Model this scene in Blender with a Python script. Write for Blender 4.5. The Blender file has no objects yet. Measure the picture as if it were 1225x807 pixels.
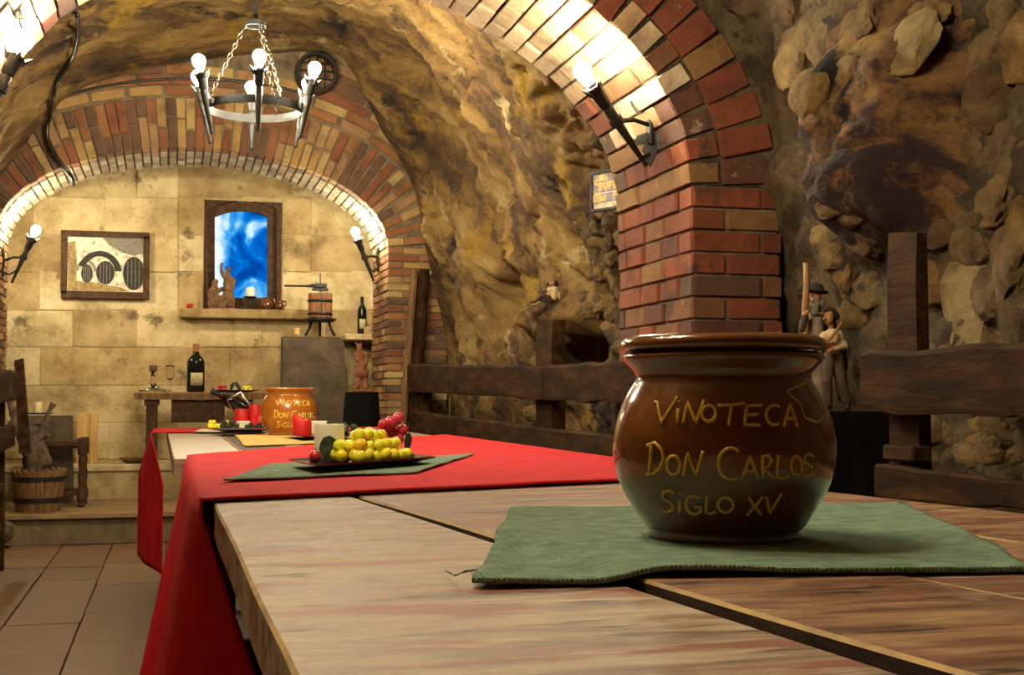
import bpy, bmesh, math, random
import numpy as np
from mathutils import Vector, Matrix, noise
from mathutils.bvhtree import BVHTree
random.seed(7)
R = random.random
PI = math.pi
def U(a, b): return a + (b - a) * random.random()
scene = bpy.context.scene
col = scene.collection

# ------------------------------------------------------------------ camera, world, exposure
F = 1550.0                                   # focal length in pixels of a 1225 x 807 frame
CAM = Vector((0, 0, 0.90))
PITCH = math.atan(71.5 / F)
YAW = math.atan(407.5 * math.cos(PITCH) / F)
cd = bpy.data.cameras.new('camera'); cam = bpy.data.objects.new('camera', cd); col.objects.link(cam)
cd.sensor_width = 36; cd.lens = 36 * F / 1225; cd.clip_start = 0.02
cam.location = CAM; cam.rotation_euler = (PI / 2 + PITCH, 0, -YAW)
scene.camera = cam
w = bpy.data.worlds.new('world'); scene.world = w; w.use_nodes = True
w.node_tree.nodes['Background'].inputs[0].default_value = (0.5, 0.36, 0.2, 1)
w.node_tree.nodes['Background'].inputs[1].default_value = 0.0
vs = scene.view_settings
vs.view_transform = 'Standard'; vs.look = 'None'; vs.exposure = 0.35; vs.gamma = 1; vs.use_curve_mapping = False
BULB = 1.75                                   # master strength of every lamp bulb

_f = Vector((math.sin(YAW) * math.cos(PITCH), math.cos(YAW) * math.cos(PITCH), math.sin(PITCH)))
_r = Vector((math.cos(YAW), -math.sin(YAW), 0)); _u = _r.cross(_f)
def ray(px, py): return _f + _r * ((px - 612.5) / F) + _u * ((403.5 - py) / F)
def onX(px, py, X): d = ray(px, py); return CAM + d * (X / d.x)
def onY(px, py, Y): d = ray(px, py); return CAM + d * (Y / d.y)
def onZ(px, py, Z): d = ray(px, py); return CAM + d * ((Z - CAM.z) / d.z)
def mpp(Y): return Y / F                      # metres per pixel at depth Y

# ------------------------------------------------------------------ materials
MAT = {}
def nd(nt, t, **kw):
    n = nt.nodes.new(t)
    for k, v in kw.items(): setattr(n, k, v)
    return n
def ramp_node(nt, cols):
    n = nd(nt, 'ShaderNodeValToRGB'); e = n.color_ramp.elements
    while len(e) < len(cols): e.new(0.5)
    for i, (p, c) in enumerate(cols):
        e[i].position = p; e[i].color = (*c, 1)
    return n
def material(name, cols, scale=4.0, rough=0.7, bump=0.0, bscale=None, stretch=(1, 1, 1), detail=6, metal=0.0,
             spec=0.5, rnd=None, coat=0.0, dist=0.0, spots=None, rot=(0, 0, 0), sheen=0.0, trans=0.0, bdist=0.02, sss=0.0, rvar=0.0, brough=0.68, crough=0.04, tex=False):
    """cols: colour ramp over noise. rnd: list of colours picked per object. spots: (colour, scale, threshold)"""
    m = bpy.data.materials.new(name); m.use_nodes = True; MAT[name] = m
    nt = m.node_tree; b = nt.nodes['Principled BSDF']
    geo = nd(nt, 'ShaderNodeNewGeometry'); mp = nd(nt, 'ShaderNodeMapping')
    mp.vector_type = 'TEXTURE' if tex else 'POINT'; mp.inputs['Scale'].default_value = stretch; mp.inputs['Rotation'].default_value = rot
    nt.links.new(geo.outputs['Position'], mp.inputs['Vector'])
    n1 = nd(nt, 'ShaderNodeTexNoise'); n1.inputs['Scale'].default_value = scale
    n1.inputs['Detail'].default_value = detail; n1.inputs['Roughness'].default_value = 0.68
    n1.inputs['Distortion'].default_value = dist
    nt.links.new(mp.outputs[0], n1.inputs['Vector'])
    rp = ramp_node(nt, cols); nt.links.new(n1.outputs[0], rp.inputs[0]); out = rp.outputs[0]
    if rnd:
        oi = nd(nt, 'ShaderNodeObjectInfo'); rr = ramp_node(nt, [(i / len(rnd), c) for i, c in enumerate(rnd)])
        rr.color_ramp.interpolation = 'CONSTANT'
        nt.links.new(oi.outputs['Random'], rr.inputs[0])
        mx = nd(nt, 'ShaderNodeMix', data_type='RGBA', blend_type='MULTIPLY'); mx.inputs[0].default_value = 1
        nt.links.new(out, mx.inputs[6]); nt.links.new(rr.outputs[0], mx.inputs[7]); out = mx.outputs[2]
    for sp in (spots or []):
        n3 = nd(nt, 'ShaderNodeTexNoise'); n3.inputs['Scale'].default_value = sp[1]; n3.inputs['Detail'].default_value = 5
        n3.inputs['Roughness'].default_value = 0.65
        nt.links.new(mp.outputs[0] if len(sp) > 3 else geo.outputs['Position'], n3.inputs['Vector'])
        r3 = ramp_node(nt, [(sp[2], (0, 0, 0)), (min(sp[2] + 0.08, 1), (1, 1, 1))]); nt.links.new(n3.outputs[0], r3.inputs[0])
        mx = nd(nt, 'ShaderNodeMix', data_type='RGBA'); nt.links.new(r3.outputs[0], mx.inputs[0])
        nt.links.new(out, mx.inputs[6]); mx.inputs[7].default_value = (*sp[0], 1); out = mx.outputs[2]
    nt.links.new(out, b.inputs['Base Color'])
    b.inputs['Roughness'].default_value = rough; b.inputs['Metallic'].default_value = metal
    b.inputs['Specular IOR Level'].default_value = spec
    b.inputs['Coat Weight'].default_value = coat; b.inputs['Coat Roughness'].default_value = crough
    b.inputs['Sheen Weight'].default_value = sheen
    b.inputs['Transmission Weight'].default_value = trans
    if sss: b.inputs['Subsurface Weight'].default_value = sss; b.inputs['Subsurface Radius'].default_value = (0.02, 0.015, 0.008)
    if rvar:
        rm = nd(nt, 'ShaderNodeMapRange'); nt.links.new(n1.outputs[0], rm.inputs[0])
        rm.inputs[1].default_value = 0.3; rm.inputs[2].default_value = 0.7
        rm.inputs[3].default_value = rough - rvar; rm.inputs[4].default_value = rough + rvar
        nt.links.new(rm.outputs[0], b.inputs['Roughness'])
    if bump:
        n2 = nd(nt, 'ShaderNodeTexNoise'); n2.inputs['Scale'].default_value = bscale or scale * 4
        n2.inputs['Detail'].default_value = 10; n2.inputs['Roughness'].default_value = brough
        nt.links.new(mp.outputs[0], n2.inputs['Vector'])
        bp = nd(nt, 'ShaderNodeBump'); bp.inputs['Strength'].default_value = bump; bp.inputs['Distance'].default_value = bdist
        nt.links.new(n2.outputs[0], bp.inputs['Height']); nt.links.new(bp.outputs[0], b.inputs['Normal'])
    return m
def emissive(name, color, strength):
    m = bpy.data.materials.new(name); m.use_nodes = True; MAT[name] = m
    nt = m.node_tree; b = nt.nodes['Principled BSDF']
    b.inputs['Base Color'].default_value = (0.8, 0.8, 0.8, 1)
    b.inputs['Emission Color'].default_value = (*color, 1); b.inputs['Emission Strength'].default_value = strength
    return m

WARM = (1.0, 0.80, 0.52)
material('cave_rock', [(0.30, (.022, .011, .005)), (0.44, (.13, .066, .020)), (0.54, (.32, .18, .045)), (0.66, (.50, .33, .12)), (0.8, (.36, .23, .09))],
         scale=1.7, rough=.9, bump=1.0, bscale=9, detail=14, dist=.5, stretch=(1, 1.7, .42), rot=(.75, 0, 0), tex=True, bdist=.09, brough=.74,
         spots=[((.44, .26, .022), 1.7, .57), ((.60, .45, .22), 2.4, .62), ((.022, .012, .007), 1.9, .61), ((.020, .010, .006), 3.0, .62, 1)])
material('rubble', [(0.30, (.012, .008, .005)), (0.46, (.085, .055, .024)), (0.6, (.24, .17, .075)), (0.8, (.30, .21, .095))],
         scale=5, rough=.92, bump=1.0, bscale=20, detail=12, bdist=.06, brough=.76, spots=[((.03, .02, .012), 5, .60)])
material('stone_piece', [(0.30, (.05, .03, .014)), (0.5, (.27, .19, .085)), (0.72, (.50, .38, .19))], scale=10, rough=.9, bump=1.0, bscale=26, bdist=.05, brough=.76, detail=10,
         rnd=[(1, .9, .7), (.72, .66, .58), (.9, .8, .62), (1, .82, .45), (.55, .45, .36)], spots=[((.04, .025, .012), 8, .66)])
material('pale_stone_piece', [(0.28, (.16, .10, .04)), (0.5, (.46, .34, .14)), (0.75, (.62, .48, .24))], scale=9, rough=.9, bump=1, bscale=26, bdist=.05, brough=.76, detail=10)
material('boulder', [(0.32, (.008, .004, .004)), (0.46, (.050, .020, .013)), (0.53, (.30, .15, .040)), (0.7, (.56, .36, .12))], scale=3.0, rough=.85,
         bump=1.0, bscale=10, detail=12, dist=.5, bdist=.08, brough=.76, spots=[((.010, .005, .005), 3.0, .52)])
material('brick', [(0.3, (.42, .38, .35)), (0.5, (.80, .77, .73)), (0.75, (1, .98, .95))], scale=7, rough=.85, bump=.8, bscale=40, bdist=.015,
         rnd=[(.34, .155, .062), (.29, .105, .045), (.48, .30, .11), (.20, .10, .058), (.40, .18, .068), (.54, .38, .155), (.16, .09, .052), (.32, .13, .056), (.42, .25, .115)],
         spots=[((.10, .06, .035), 6, .66)])
material('red_brick', [(0.3, (.40, .36, .33)), (0.5, (.80, .77, .73)), (0.75, (1, .98, .95))], scale=6, rough=.8, bump=.7, bscale=40, bdist=.015,
         rnd=[(.25, .066, .024), (.21, .054, .020), (.22, .095, .038), (.13, .050, .028), (.28, .074, .024), (.26, .14, .045), (.12, .060, .036), (.21, .058, .023)],
         spots=[((.055, .032, .022), 7, .60), ((.42, .30, .19), 9, .66)])
material('pale_brick', [(0.3, (.30, .24, .17)), (0.5, (.55, .47, .36)), (0.75, (.75, .67, .52))], scale=9, rough=.85, bump=.8, bscale=40, bdist=.015,
         rnd=[(.9, .78, .6), (.8, .66, .5), (1, .9, .75), (.7, .6, .45), (.85, .62, .42)])
material('grey_brick', [(0.3, (.42, .40, .36)), (0.5, (.80, .77, .72)), (0.75, (1, .98, .95))], scale=9, rough=.85, bump=.8, bscale=40, bdist=.015,
         rnd=[(.42, .37, .27), (.32, .28, .20), (.50, .45, .34), (.26, .22, .15), (.40, .30, .20)])
material('mortar', [(0.3, (.10, .075, .045)), (0.6, (.24, .18, .11))], scale=12, rough=.95, bump=.8, bscale=50)
material('joint_mortar', [(0.3, (.30, .22, .11)), (0.7, (.50, .40, .22))], scale=12, rough=.95, bump=.5)
material('limestone', [(0.3, (.22, .15, .065)), (0.46, (.50, .38, .19)), (0.6, (.70, .57, .33)), (0.75, (.80, .68, .44))], scale=3.2, rough=.9, bump=.8, bscale=30, detail=8, bdist=.02,
         rnd=[(1, .97, .9), (.84, .80, .70), (1, 1, .98), (.76, .68, .55), (.92, .88, .78), (.70, .63, .52)],
         spots=[((.17, .12, .06), 4.2, .59), ((.10, .06, .025), 34, .65)])
material('floor_tile', [(0.3, (.085, .044, .018)), (0.5, (.17, .092, .040)), (0.7, (.26, .15, .068))], scale=5, rough=.55, bump=.35, bscale=22, stretch=(.6, 2.5, 1),
         rnd=[(1, .95, .9), (.9, .85, .8), (1, 1, 1), (.82, .8, .78)], rvar=.12)
material('grout', [(0.3, (.07, .042, .020)), (0.7, (.12, .075, .038))], scale=20, rough=.95)
material('table_wood', [(0.28, (.055, .022, .012)), (0.44, (.19, .085, .042)), (0.58, (.34, .19, .095)), (0.74, (.54, .38, .21))], scale=5, rough=.55, spec=.3, bump=.35, bscale=16,
         stretch=(1.6, 7, 7), detail=14, rot=(0, 0, .10), dist=.4, bdist=.02, rvar=.16, brough=.74,
         spots=[((.20, .050, .030), 3.0, .56, 1), ((.42, .36, .27), 2.2, .60, 1), ((.04, .020, .012), 3.4, .575, 1)])
material('lit_edge', [(0.3, (.20, .11, .03)), (0.6, (.52, .33, .09))], scale=14, rough=.6, spec=.3)  # yellow light along the plank edges, put into the colour
material('table_wood_pale', [(0.30, (.050, .026, .014)), (0.43, (.25, .15, .088)), (0.54, (.43, .32, .21)), (0.70, (.60, .50, .38))], scale=5, rough=.55, spec=.3, bump=.35, bscale=16,
         stretch=(1.6, 7, 7), detail=14, rot=(0, 0, .10), dist=.4, bdist=.02, rvar=.16, brough=.74,
         spots=[((.28, .10, .06), 2.6, .55, 1), ((.07, .04, .024), 3.6, .585, 1)])
material('grey_wood', [(0.28, (.05, .030, .018)), (0.46, (.22, .15, .09)), (0.6, (.40, .31, .21)), (0.76, (.58, .49, .37))], scale=6, rough=.5, bump=.35, bscale=16,
         stretch=(1.2, 6, 6), detail=9, rot=(0, 0, .05), dist=.5, bdist=.01, rvar=.14, spots=[((.20, .08, .05), 3.0, .62, 1)])
material('dark_wood', [(0.3, (.018, .009, .004)), (0.55, (.075, .036, .015)), (0.8, (.16, .08, .032))], scale=6, rough=.7, spec=.25, bump=.3, bscale=20, stretch=(5, 1, 5), detail=8)
material('rail_wood', [(0.3, (.008, .004, .002)), (0.5, (.034, .016, .0065)), (0.65, (.072, .034, .012)), (0.82, (.16, .080, .026))], scale=4, rough=.75, bump=.3, bscale=16, stretch=(5, 1, 5), detail=10, spec=.06,
         spots=[((.17, .085, .028), 3.5, .66)])
material('pale_wood', [(0.3, (.38, .20, .05)), (0.6, (.66, .42, .13))], scale=6, rough=.6, bump=.3, stretch=(6, 6, 1))
material('barrel_wood', [(0.3, (.07, .032, .010)), (0.6, (.24, .125, .040)), (0.8, (.34, .19, .065))], scale=8, rough=.6, bump=.5, stretch=(6, 6, 1))
material('press_wood', [(0.3, (.10, .04, .015)), (0.6, (.30, .14, .055))], scale=9, rough=.5, bump=.3, stretch=(6, 6, 1), rnd=[(1, 1, 1), (.75, .7, .65), (1, .85, .7)])
material('platform_wood', [(0.3, (.10, .055, .022)), (0.6, (.33, .21, .09)), (0.8, (.46, .31, .15))], scale=5, rough=.6, bump=.4, stretch=(1, 7, 7))
material('vine_wood', [(0.3, (.04, .026, .016)), (0.6, (.17, .11, .07))], scale=14, rough=.85, bump=.9, bscale=50, stretch=(2, 2, .6))
material('iron', [(0.3, (.006, .006, .006)), (0.7, (.02, .018, .016))], scale=20, rough=.42, bump=.3, bscale=60, spec=.3, metal=0)
material('steel', [(0.3, (.45, .45, .45)), (0.7, (.62, .62, .62))], scale=20, rough=.25, metal=1)
material('chain_steel', [(0.3, (.10, .08, .055)), (0.7, (.18, .14, .10))], scale=20, rough=.35, metal=1)
material('red_cloth', [(0.3, (.46, .008, .014)), (0.7, (.68, .022, .032))], scale=16, rough=.85, bump=.4, bscale=240, sheen=0, spec=.12, bdist=.004, stretch=(1, 1.6, 1))
material('yellow_cloth', [(0.3, (.50, .32, .06)), (0.7, (.66, .46, .13))], scale=60, rough=.9, bump=.5, bscale=260, bdist=.004)
material('cream_cloth', [(0.3, (.60, .52, .25)), (0.7, (.75, .68, .38))], scale=60, rough=.9, bump=.5, bscale=260, bdist=.004)
material('black_cloth', [(0.3, (.003, .003, .003)), (0.7, (.008, .007, .007))], scale=20, rough=.95, spec=.1)
def weave(name, c1, c2):
    m = material(name, [(0.3, c1), (0.7, c2)], scale=34, rough=.92, spec=.15)
    nt = m.node_tree; b = nt.nodes['Principled BSDF']
    geo = nt.nodes['Geometry'] if 'Geometry' in nt.nodes else [n for n in nt.nodes if n.type == 'NEW_GEOMETRY'][0]
    ad = None
    for ax, s in (('X', 80), ('Y', 70)):
        wv = nd(nt, 'ShaderNodeTexWave', bands_direction=ax); wv.inputs['Scale'].default_value = s
        wv.inputs['Distortion'].default_value = 3.0; wv.inputs['Detail'].default_value = 3; wv.inputs['Detail Scale'].default_value = 1.5
        nt.links.new(geo.outputs['Position'], wv.inputs['Vector'])
        if ad is None: ad = wv.outputs['Fac']
        else:
            mt = nd(nt, 'ShaderNodeMath', operation='ADD'); nt.links.new(ad, mt.inputs[0]); nt.links.new(wv.outputs['Fac'], mt.inputs[1]); ad = mt.outputs[0]
    bp = nd(nt, 'ShaderNodeBump'); bp.inputs['Strength'].default_value = 1; bp.inputs['Distance'].default_value = .0022
    nt.links.new(ad, bp.inputs['Height']); nt.links.new(bp.outputs[0], b.inputs['Normal'])
    return m
weave('green_cloth', (.17, .29, .19), (.40, .55, .41))
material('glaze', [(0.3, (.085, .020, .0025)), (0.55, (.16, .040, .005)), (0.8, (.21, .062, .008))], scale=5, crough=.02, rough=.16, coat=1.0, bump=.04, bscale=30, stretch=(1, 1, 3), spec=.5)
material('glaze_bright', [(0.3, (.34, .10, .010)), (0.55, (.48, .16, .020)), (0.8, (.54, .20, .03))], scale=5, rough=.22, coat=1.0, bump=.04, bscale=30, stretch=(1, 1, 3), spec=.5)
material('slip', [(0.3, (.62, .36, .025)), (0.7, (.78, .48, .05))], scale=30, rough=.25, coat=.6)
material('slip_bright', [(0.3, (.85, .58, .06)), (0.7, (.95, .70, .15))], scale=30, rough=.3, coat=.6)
material('brown_glaze', [(0.3, (.07, .016, .004)), (0.7, (.15, .04, .008))], scale=30, rough=.2, coat=1)
material('terracotta', [(0.3, (.14, .045, .018)), (0.7, (.30, .115, .05))], scale=20, rough=.8, bump=.4, bscale=80)
material('clay_brown', [(0.3, (.06, .030, .012)), (0.7, (.30, .16, .065))], scale=26, rough=.75, bump=.5, bscale=80)
material('black_ceramic', [(0.3, (.004, .004, .004)), (0.7, (.008, .008, .008))], scale=10, rough=.12, spec=.6)
material('grape_yellow', [(0.3, (.92, .80, .015)), (0.7, (1, .95, .07))], scale=40, rough=.2, sss=.1, rnd=[(1, 1, 1), (.95, 1, .8), (1, .72, .3), (1, 1, 1), (1, .95, .7), (.95, 1, .9)])
material('grape_red', [(0.3, (.42, .014, .03)), (0.7, (.68, .05, .09))], scale=40, rough=.22, rnd=[(1, 1, 1), (1, 1.5, 1.5), (.7, .8, .8), (1, .9, .9)])
material('grape_dark', [(0.3, (.010, .014, .010)), (0.7, (.030, .035, .022))], scale=40, rough=.3)
material('leaf', [(0.3, (.010, .025, .012)), (0.7, (.035, .065, .030))], scale=30, rough=.4, bump=.5, bscale=40)
material('wax_white', [(0.3, (.80, .76, .58)), (0.7, (.88, .84, .68))], scale=10, rough=.5, sss=.3)
material('wax_red', [(0.3, (.60, .010, .012)), (0.7, (.80, .025, .025))], scale=10, rough=.45, sss=.15)
material('wax_cream', [(0.3, (.72, .60, .32)), (0.7, (.80, .68, .40))], scale=10, rough=.5, sss=.3)
material('dark_glass', [(0.3, (.003, .005, .004)), (0.7, (.006, .009, .006))], scale=10, rough=.08, spec=.6)
material('label_paper', [(0.3, (.16, .15, .07)), (0.5, (.40, .36, .18)), (0.7, (.52, .46, .26))], scale=60, rough=.7)
material('capsule_foil', [(0.3, (.32, .12, .05)), (0.7, (.42, .18, .08))], scale=30, rough=.45)
material('clear_glass', [(0.3, (.95, .97, .95)), (0.7, (1, 1, 1))], scale=10, rough=.02, trans=1.0)
material('window_glass', [(0.3, (.95, .97, 1)), (0.7, (1, 1, 1))], scale=10, rough=.0, trans=1.0, spec=.0)
MAT['window_glass'].node_tree.nodes['Principled BSDF'].inputs['IOR'].default_value = 1.02
material('cork', [(0.3, (.05, .03, .018)), (0.7, (.10, .06, .035))], scale=40, rough=.8)
material('slab', [(0.3, (.050, .036, .022)), (0.55, (.115, .084, .050)), (0.8, (.21, .155, .09))], scale=7, rough=.9, bump=.8, bscale=24, spots=[((.26, .19, .10), 11, .68)])
material('step_plaster', [(0.3, (.08, .055, .028)), (0.6, (.20, .145, .075)), (0.8, (.27, .20, .11))], scale=5, rough=.9, bump=.6, spots=[((.05, .03, .016), 5, .62)])
material('relief_white', [(0.3, (.22, .15, .07)), (0.5, (.78, .70, .52)), (0.7, (.85, .80, .66))], scale=26, rough=.6, bump=.6, bscale=70)
material('relief_dark', [(0.3, (.010, .010, .009)), (0.7, (.06, .055, .04))], scale=40, rough=.5, bump=.6)
material('relief_grey', [(0.35, (.03, .028, .02)), (0.5, (.40, .36, .28)), (0.65, (.06, .05, .04))], scale=60, rough=.5, bump=.6, stretch=(1, 1, 3))
material('relief_brown', [(0.3, (.14, .085, .03)), (0.6, (.46, .32, .13))], scale=40, rough=.6, bump=.6)
material('rubber', [(0.3, (.008, .008, .008)), (0.7, (.012, .012, .012))], scale=10, rough=.3)
material('blue_plastic', [(0.3, (.01, .08, .16)), (0.7, (.02, .13, .25))], scale=10, rough=.3)
material('skin', [(0.3, (.30, .13, .06)), (0.7, (.42, .20, .09))], scale=30, rough=.6)
material('shirt', [(0.3, (.62, .46, .24)), (0.7, (.74, .58, .34))], scale=30, rough=.8)
material('trousers', [(0.3, (.055, .032, .018)), (0.7, (.11, .065, .036))], scale=30, rough=.8)
material('cloak', [(0.3, (.035, .018, .010)), (0.7, (.08, .042, .024))], scale=30, rough=.8)
material('robe', [(0.3, (.22, .17, .11)), (0.7, (.32, .25, .17))], scale=30, rough=.8)
material('beard', [(0.3, (.26, .21, .15)), (0.7, (.42, .36, .28))], scale=60, rough=.8, bump=.8, bscale=160)
material('dark_felt', [(0.3, (.014, .009, .006)), (0.7, (.035, .022, .014))], scale=30, rough=.9)
material('staff_wood', [(0.3, (.22, .11, .035)), (0.7, (.36, .19, .065))], scale=30, rough=.6)
material('rose', [(0.3, (.45, .005, .008)), (0.7, (.6, .012, .015))], scale=30, rough=.7)
material('candle_wick', [(0.3, (.01, .01, .01)), (0.7, (.02, .02, .02))], scale=30, rough=.9)
material('tile_print', [(0.40, (.55, .50, .35)), (0.5, (.62, .45, .05)), (0.58, (.15, .14, .32)), (0.7, (.6, .56, .42))], scale=26, rough=.35)
emissive('bulb_glow', (1.0, .87, .60), 420 * BULB)
emissive('bulb_dim', (1.0, .87, .60), 430 * BULB)

# ------------------------------------------------------------------ mesh helpers
def tag(o, label=None, cat=None, group=None, kind=None):
    if label: o['label'] = label
    if cat: o['category'] = cat
    if group: o['group'] = group
    if kind: o['kind'] = kind
    return o
def wloc(o):
    v = Vector((0, 0, 0))
    while o is not None: v = v + o.location; o = o.parent
    return v
def thing(name, loc, label, cat, group=None):
    o = bpy.data.objects.new(name, None); col.objects.link(o); o.location = loc; o.empty_display_size = .05
    return tag(o, label, cat, group)
def structure(name, loc=(0, 0, 0)):
    o = bpy.data.objects.new(name, None); col.objects.link(o); o.location = loc; o.empty_display_size = .05
    return tag(o, kind='structure')
class MB:
    """collects shapes in world coordinates; build() links them as one mesh object"""
    def __init__(s): s.v = []; s.f = []
    def add(s, vs_, fs):
        n = len(s.v); s.v += [Vector(p) for p in vs_]; s.f += [tuple(i + n for i in f) for f in fs]; return s
    def box(s, c, size, M=None, jit=0.0):
        hx, hy, hz = size[0] / 2, size[1] / 2, size[2] / 2
        pts = [Vector((sx * hx, sy * hy, sz * hz)) for sx in (-1, 1) for sy in (-1, 1) for sz in (-1, 1)]
        if jit: pts = [p + Vector((U(-jit, jit), U(-jit, jit), U(-jit, jit))) for p in pts]
        if M is not None: pts = [M @ p for p in pts]
        c = Vector(c)
        return s.add([p + c for p in pts], [(0, 1, 3, 2), (4, 6, 7, 5), (0, 4, 5, 1), (2, 3, 7, 6), (0, 2, 6, 4), (1, 5, 7, 3)])
    def rbox(s, c, size, b, M=None):
        """box with chamfered edges"""
        bm = bmesh.new(); bmesh.ops.create_cube(bm, size=1)
        for v in bm.verts: v.co = Vector((v.co.x * size[0], v.co.y * size[1], v.co.z * size[2]))
        bmesh.ops.bevel(bm, geom=list(bm.edges), offset=b, segments=1, affect='EDGES')
        bm.verts.index_update(); c = Vector(c)
        pts = [((M @ v.co) if M is not None else v.co.copy()) + c for v in bm.verts]
        fs = [tuple(v.index for v in f.verts) for f in bm.faces]; bm.free()
        return s.add(pts, fs)
    def tube(s, pts, rad, n=8, caps=True, closed=False):
        pts = [Vector(p) for p in pts]; m = len(pts)
        if not hasattr(rad, '__len__'): rad = [rad] * m
        base = len(s.v); prev = None; vv = []
        for i, p in enumerate(pts):
            if closed: t = pts[(i + 1) % m] - pts[i - 1]
            else: t = pts[min(i + 1, m - 1)] - pts[max(i - 1, 0)]
            t.normalize()
            if prev is None:
                a = Vector((0, 0, 1)) if abs(t.z) < .9 else Vector((1, 0, 0))
                x = t.cross(a).normalized()
            else: x = (prev - t * prev.dot(t)).normalized()
            prev = x; y = t.cross(x)
            vv += [p + (x * math.cos(2 * PI * k / n) + y * math.sin(2 * PI * k / n)) * rad[i] for k in range(n)]
        fs = []
        for i in range(m if closed else m - 1):
            j = (i + 1) % m
            for k in range(n): fs.append((i * n + k, i * n + (k + 1) % n, j * n + (k + 1) % n, j * n + k))
        if caps and not closed: fs.append(tuple(reversed(range(n)))); fs.append(tuple((m - 1) * n + k for k in range(n)))
        return s.add(vv, fs)
    def lathe(s, prof, c, n=24, M=None, caps=True):
        c = Vector(c); vv = []
        for r_, z in prof:
            for k in range(n):
                p = Vector((r_ * math.cos(2 * PI * k / n), r_ * math.sin(2 * PI * k / n), z))
                vv.append((M @ p if M is not None else p) + c)
        fs = []
        for i in range(len(prof) - 1):
            for k in range(n): fs.append((i * n + k, i * n + (k + 1) % n, (i + 1) * n + (k + 1) % n, (i + 1) * n + k))
        if caps:
            if prof[0][0] > 1e-6: fs.append(tuple(reversed(range(n))))
            if prof[-1][0] > 1e-6: fs.append(tuple((len(prof) - 1) * n + k for k in range(n)))
        return s.add(vv, fs)
    def sphere(s, c, r_, n=12, m=8, M=None):
        return s.lathe([(max(math.sin(PI * i / m), 1e-7) * r_, -math.cos(PI * i / m) * r_) for i in range(m + 1)], c, n, M, False)
    def prism(s, poly, vec):
        poly = [Vector(p) for p in poly]; n = len(poly); vec = Vector(vec)
        return s.add(poly + [p + vec for p in poly], [tuple(range(n)), tuple(reversed(range(n, 2 * n)))] + [(i, i + n, (i + 1) % n + n, (i + 1) % n) for i in range(n)])
    def grid(s, fn, nu, nv):
        vv = [fn(i / (nu - 1), j / (nv - 1)) for j in range(nv) for i in range(nu)]
        return s.add(vv, [(j * nu + i, j * nu + i + 1, (j + 1) * nu + i + 1, (j + 1) * nu + i) for j in range(nv - 1) for i in range(nu - 1)])
    def mesh(s, name, origin, smooth, mat):
        me = bpy.data.meshes.new(name)
        me.from_pydata([p - origin for p in s.v], [], s.f); me.update()
        bm = bmesh.new(); bm.from_mesh(me); bmesh.ops.recalc_face_normals(bm, faces=bm.faces); bm.to_mesh(me); bm.free()
        if smooth:
            me.polygons.foreach_set('use_smooth', [True] * len(me.polygons))
        me.materials.append(MAT[mat] if isinstance(mat, str) else mat)
        return me
    def build(s, name, mat, parent=None, smooth=False, origin=None, angle=None):
        if parent is not None: o_ = wloc(parent)
        elif origin is not None: o_ = Vector(origin)
        else:
            xs = [p.x for p in s.v]; ys = [p.y for p in s.v]; zs = [p.z for p in s.v]
            o_ = Vector(((min(xs) + max(xs)) / 2, (min(ys) + max(ys)) / 2, min(zs)))
        me = s.mesh(name, o_, smooth, mat)
        if smooth and angle:
            me.set_sharp_from_angle(angle=angle)
        ob = bpy.data.objects.new(name, me); col.objects.link(ob)
        if parent is not None: ob.parent = parent
        else: ob.location = o_
        return ob
def solid(ob, t, off=-1):
    m = ob.modifiers.new('solid', 'SOLIDIFY'); m.thickness = t; m.offset = off; return ob
def frame_of(z, xhint=Vector((1, 0, 0))):
    z = z.normalized(); x = (xhint - z * xhint.dot(z))
    if x.length < 1e-4: x = Vector((0, 1, 0)) - z * z.y
    x.normalize(); y = z.cross(x)
    return Matrix((x, y, z)).transposed()
def blob(name, caps, mat, parent=None, voxel=.01, noise_amp=0, noise_f=20, label=None, origin=None, smooth_it=2):
    """one continuous surface grown from tapered capsules (p0, r0, p1, r1)"""
    mb = MB()
    for p0, r0, p1, r1 in caps:
        p0 = Vector(p0); p1 = Vector(p1); L = (p1 - p0).length
        if L < 1e-5: mb.sphere(p0, r0, 12, 8); continue
        M_ = frame_of(p1 - p0)
        prof = [(max(r0 * math.sin(PI / 2 * i / 4), 1e-7), -r0 * math.cos(PI / 2 * i / 4)) for i in range(5)]
        prof += [(max(r1 * math.cos(PI / 2 * i / 4), 1e-7), L + r1 * math.sin(PI / 2 * i / 4)) for i in range(5)]
        mb.lathe(prof, p0, 12, M_, False)
    me = bpy.data.meshes.new('tmp'); me.from_pydata([tuple(p) for p in mb.v], [], mb.f)
    bm = bmesh.new(); bm.from_mesh(me); bmesh.ops.remove_doubles(bm, verts=bm.verts, dist=1e-6); bmesh.ops.recalc_face_normals(bm, faces=bm.faces); bm.to_mesh(me); bm.free()
    ob = bpy.data.objects.new('tmp', me); col.objects.link(ob)
    md = ob.modifiers.new('r', 'REMESH'); md.mode = 'VOXEL'; md.voxel_size = voxel
    sm = ob.modifiers.new('s', 'SMOOTH'); sm.iterations = smooth_it; sm.factor = .5
    dg = bpy.context.evaluated_depsgraph_get(); e = ob.evaluated_get(dg); m2 = bpy.data.meshes.new_from_object(e)
    bpy.data.objects.remove(ob); bpy.data.meshes.remove(me)
    r_ = MB(); r_.v = [v.co.copy() for v in m2.vertices]; r_.f = [tuple(p.vertices) for p in m2.polygons]
    if noise_amp:
        for i, v in enumerate(m2.vertices):
            r_.v[i] = v.co + v.normal * noise_amp * noise.fractal(v.co * noise_f, 1.0, 2.0, 3)
    bpy.data.meshes.remove(m2)
    return r_.build(name, mat, parent, smooth=True, origin=origin)

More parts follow.
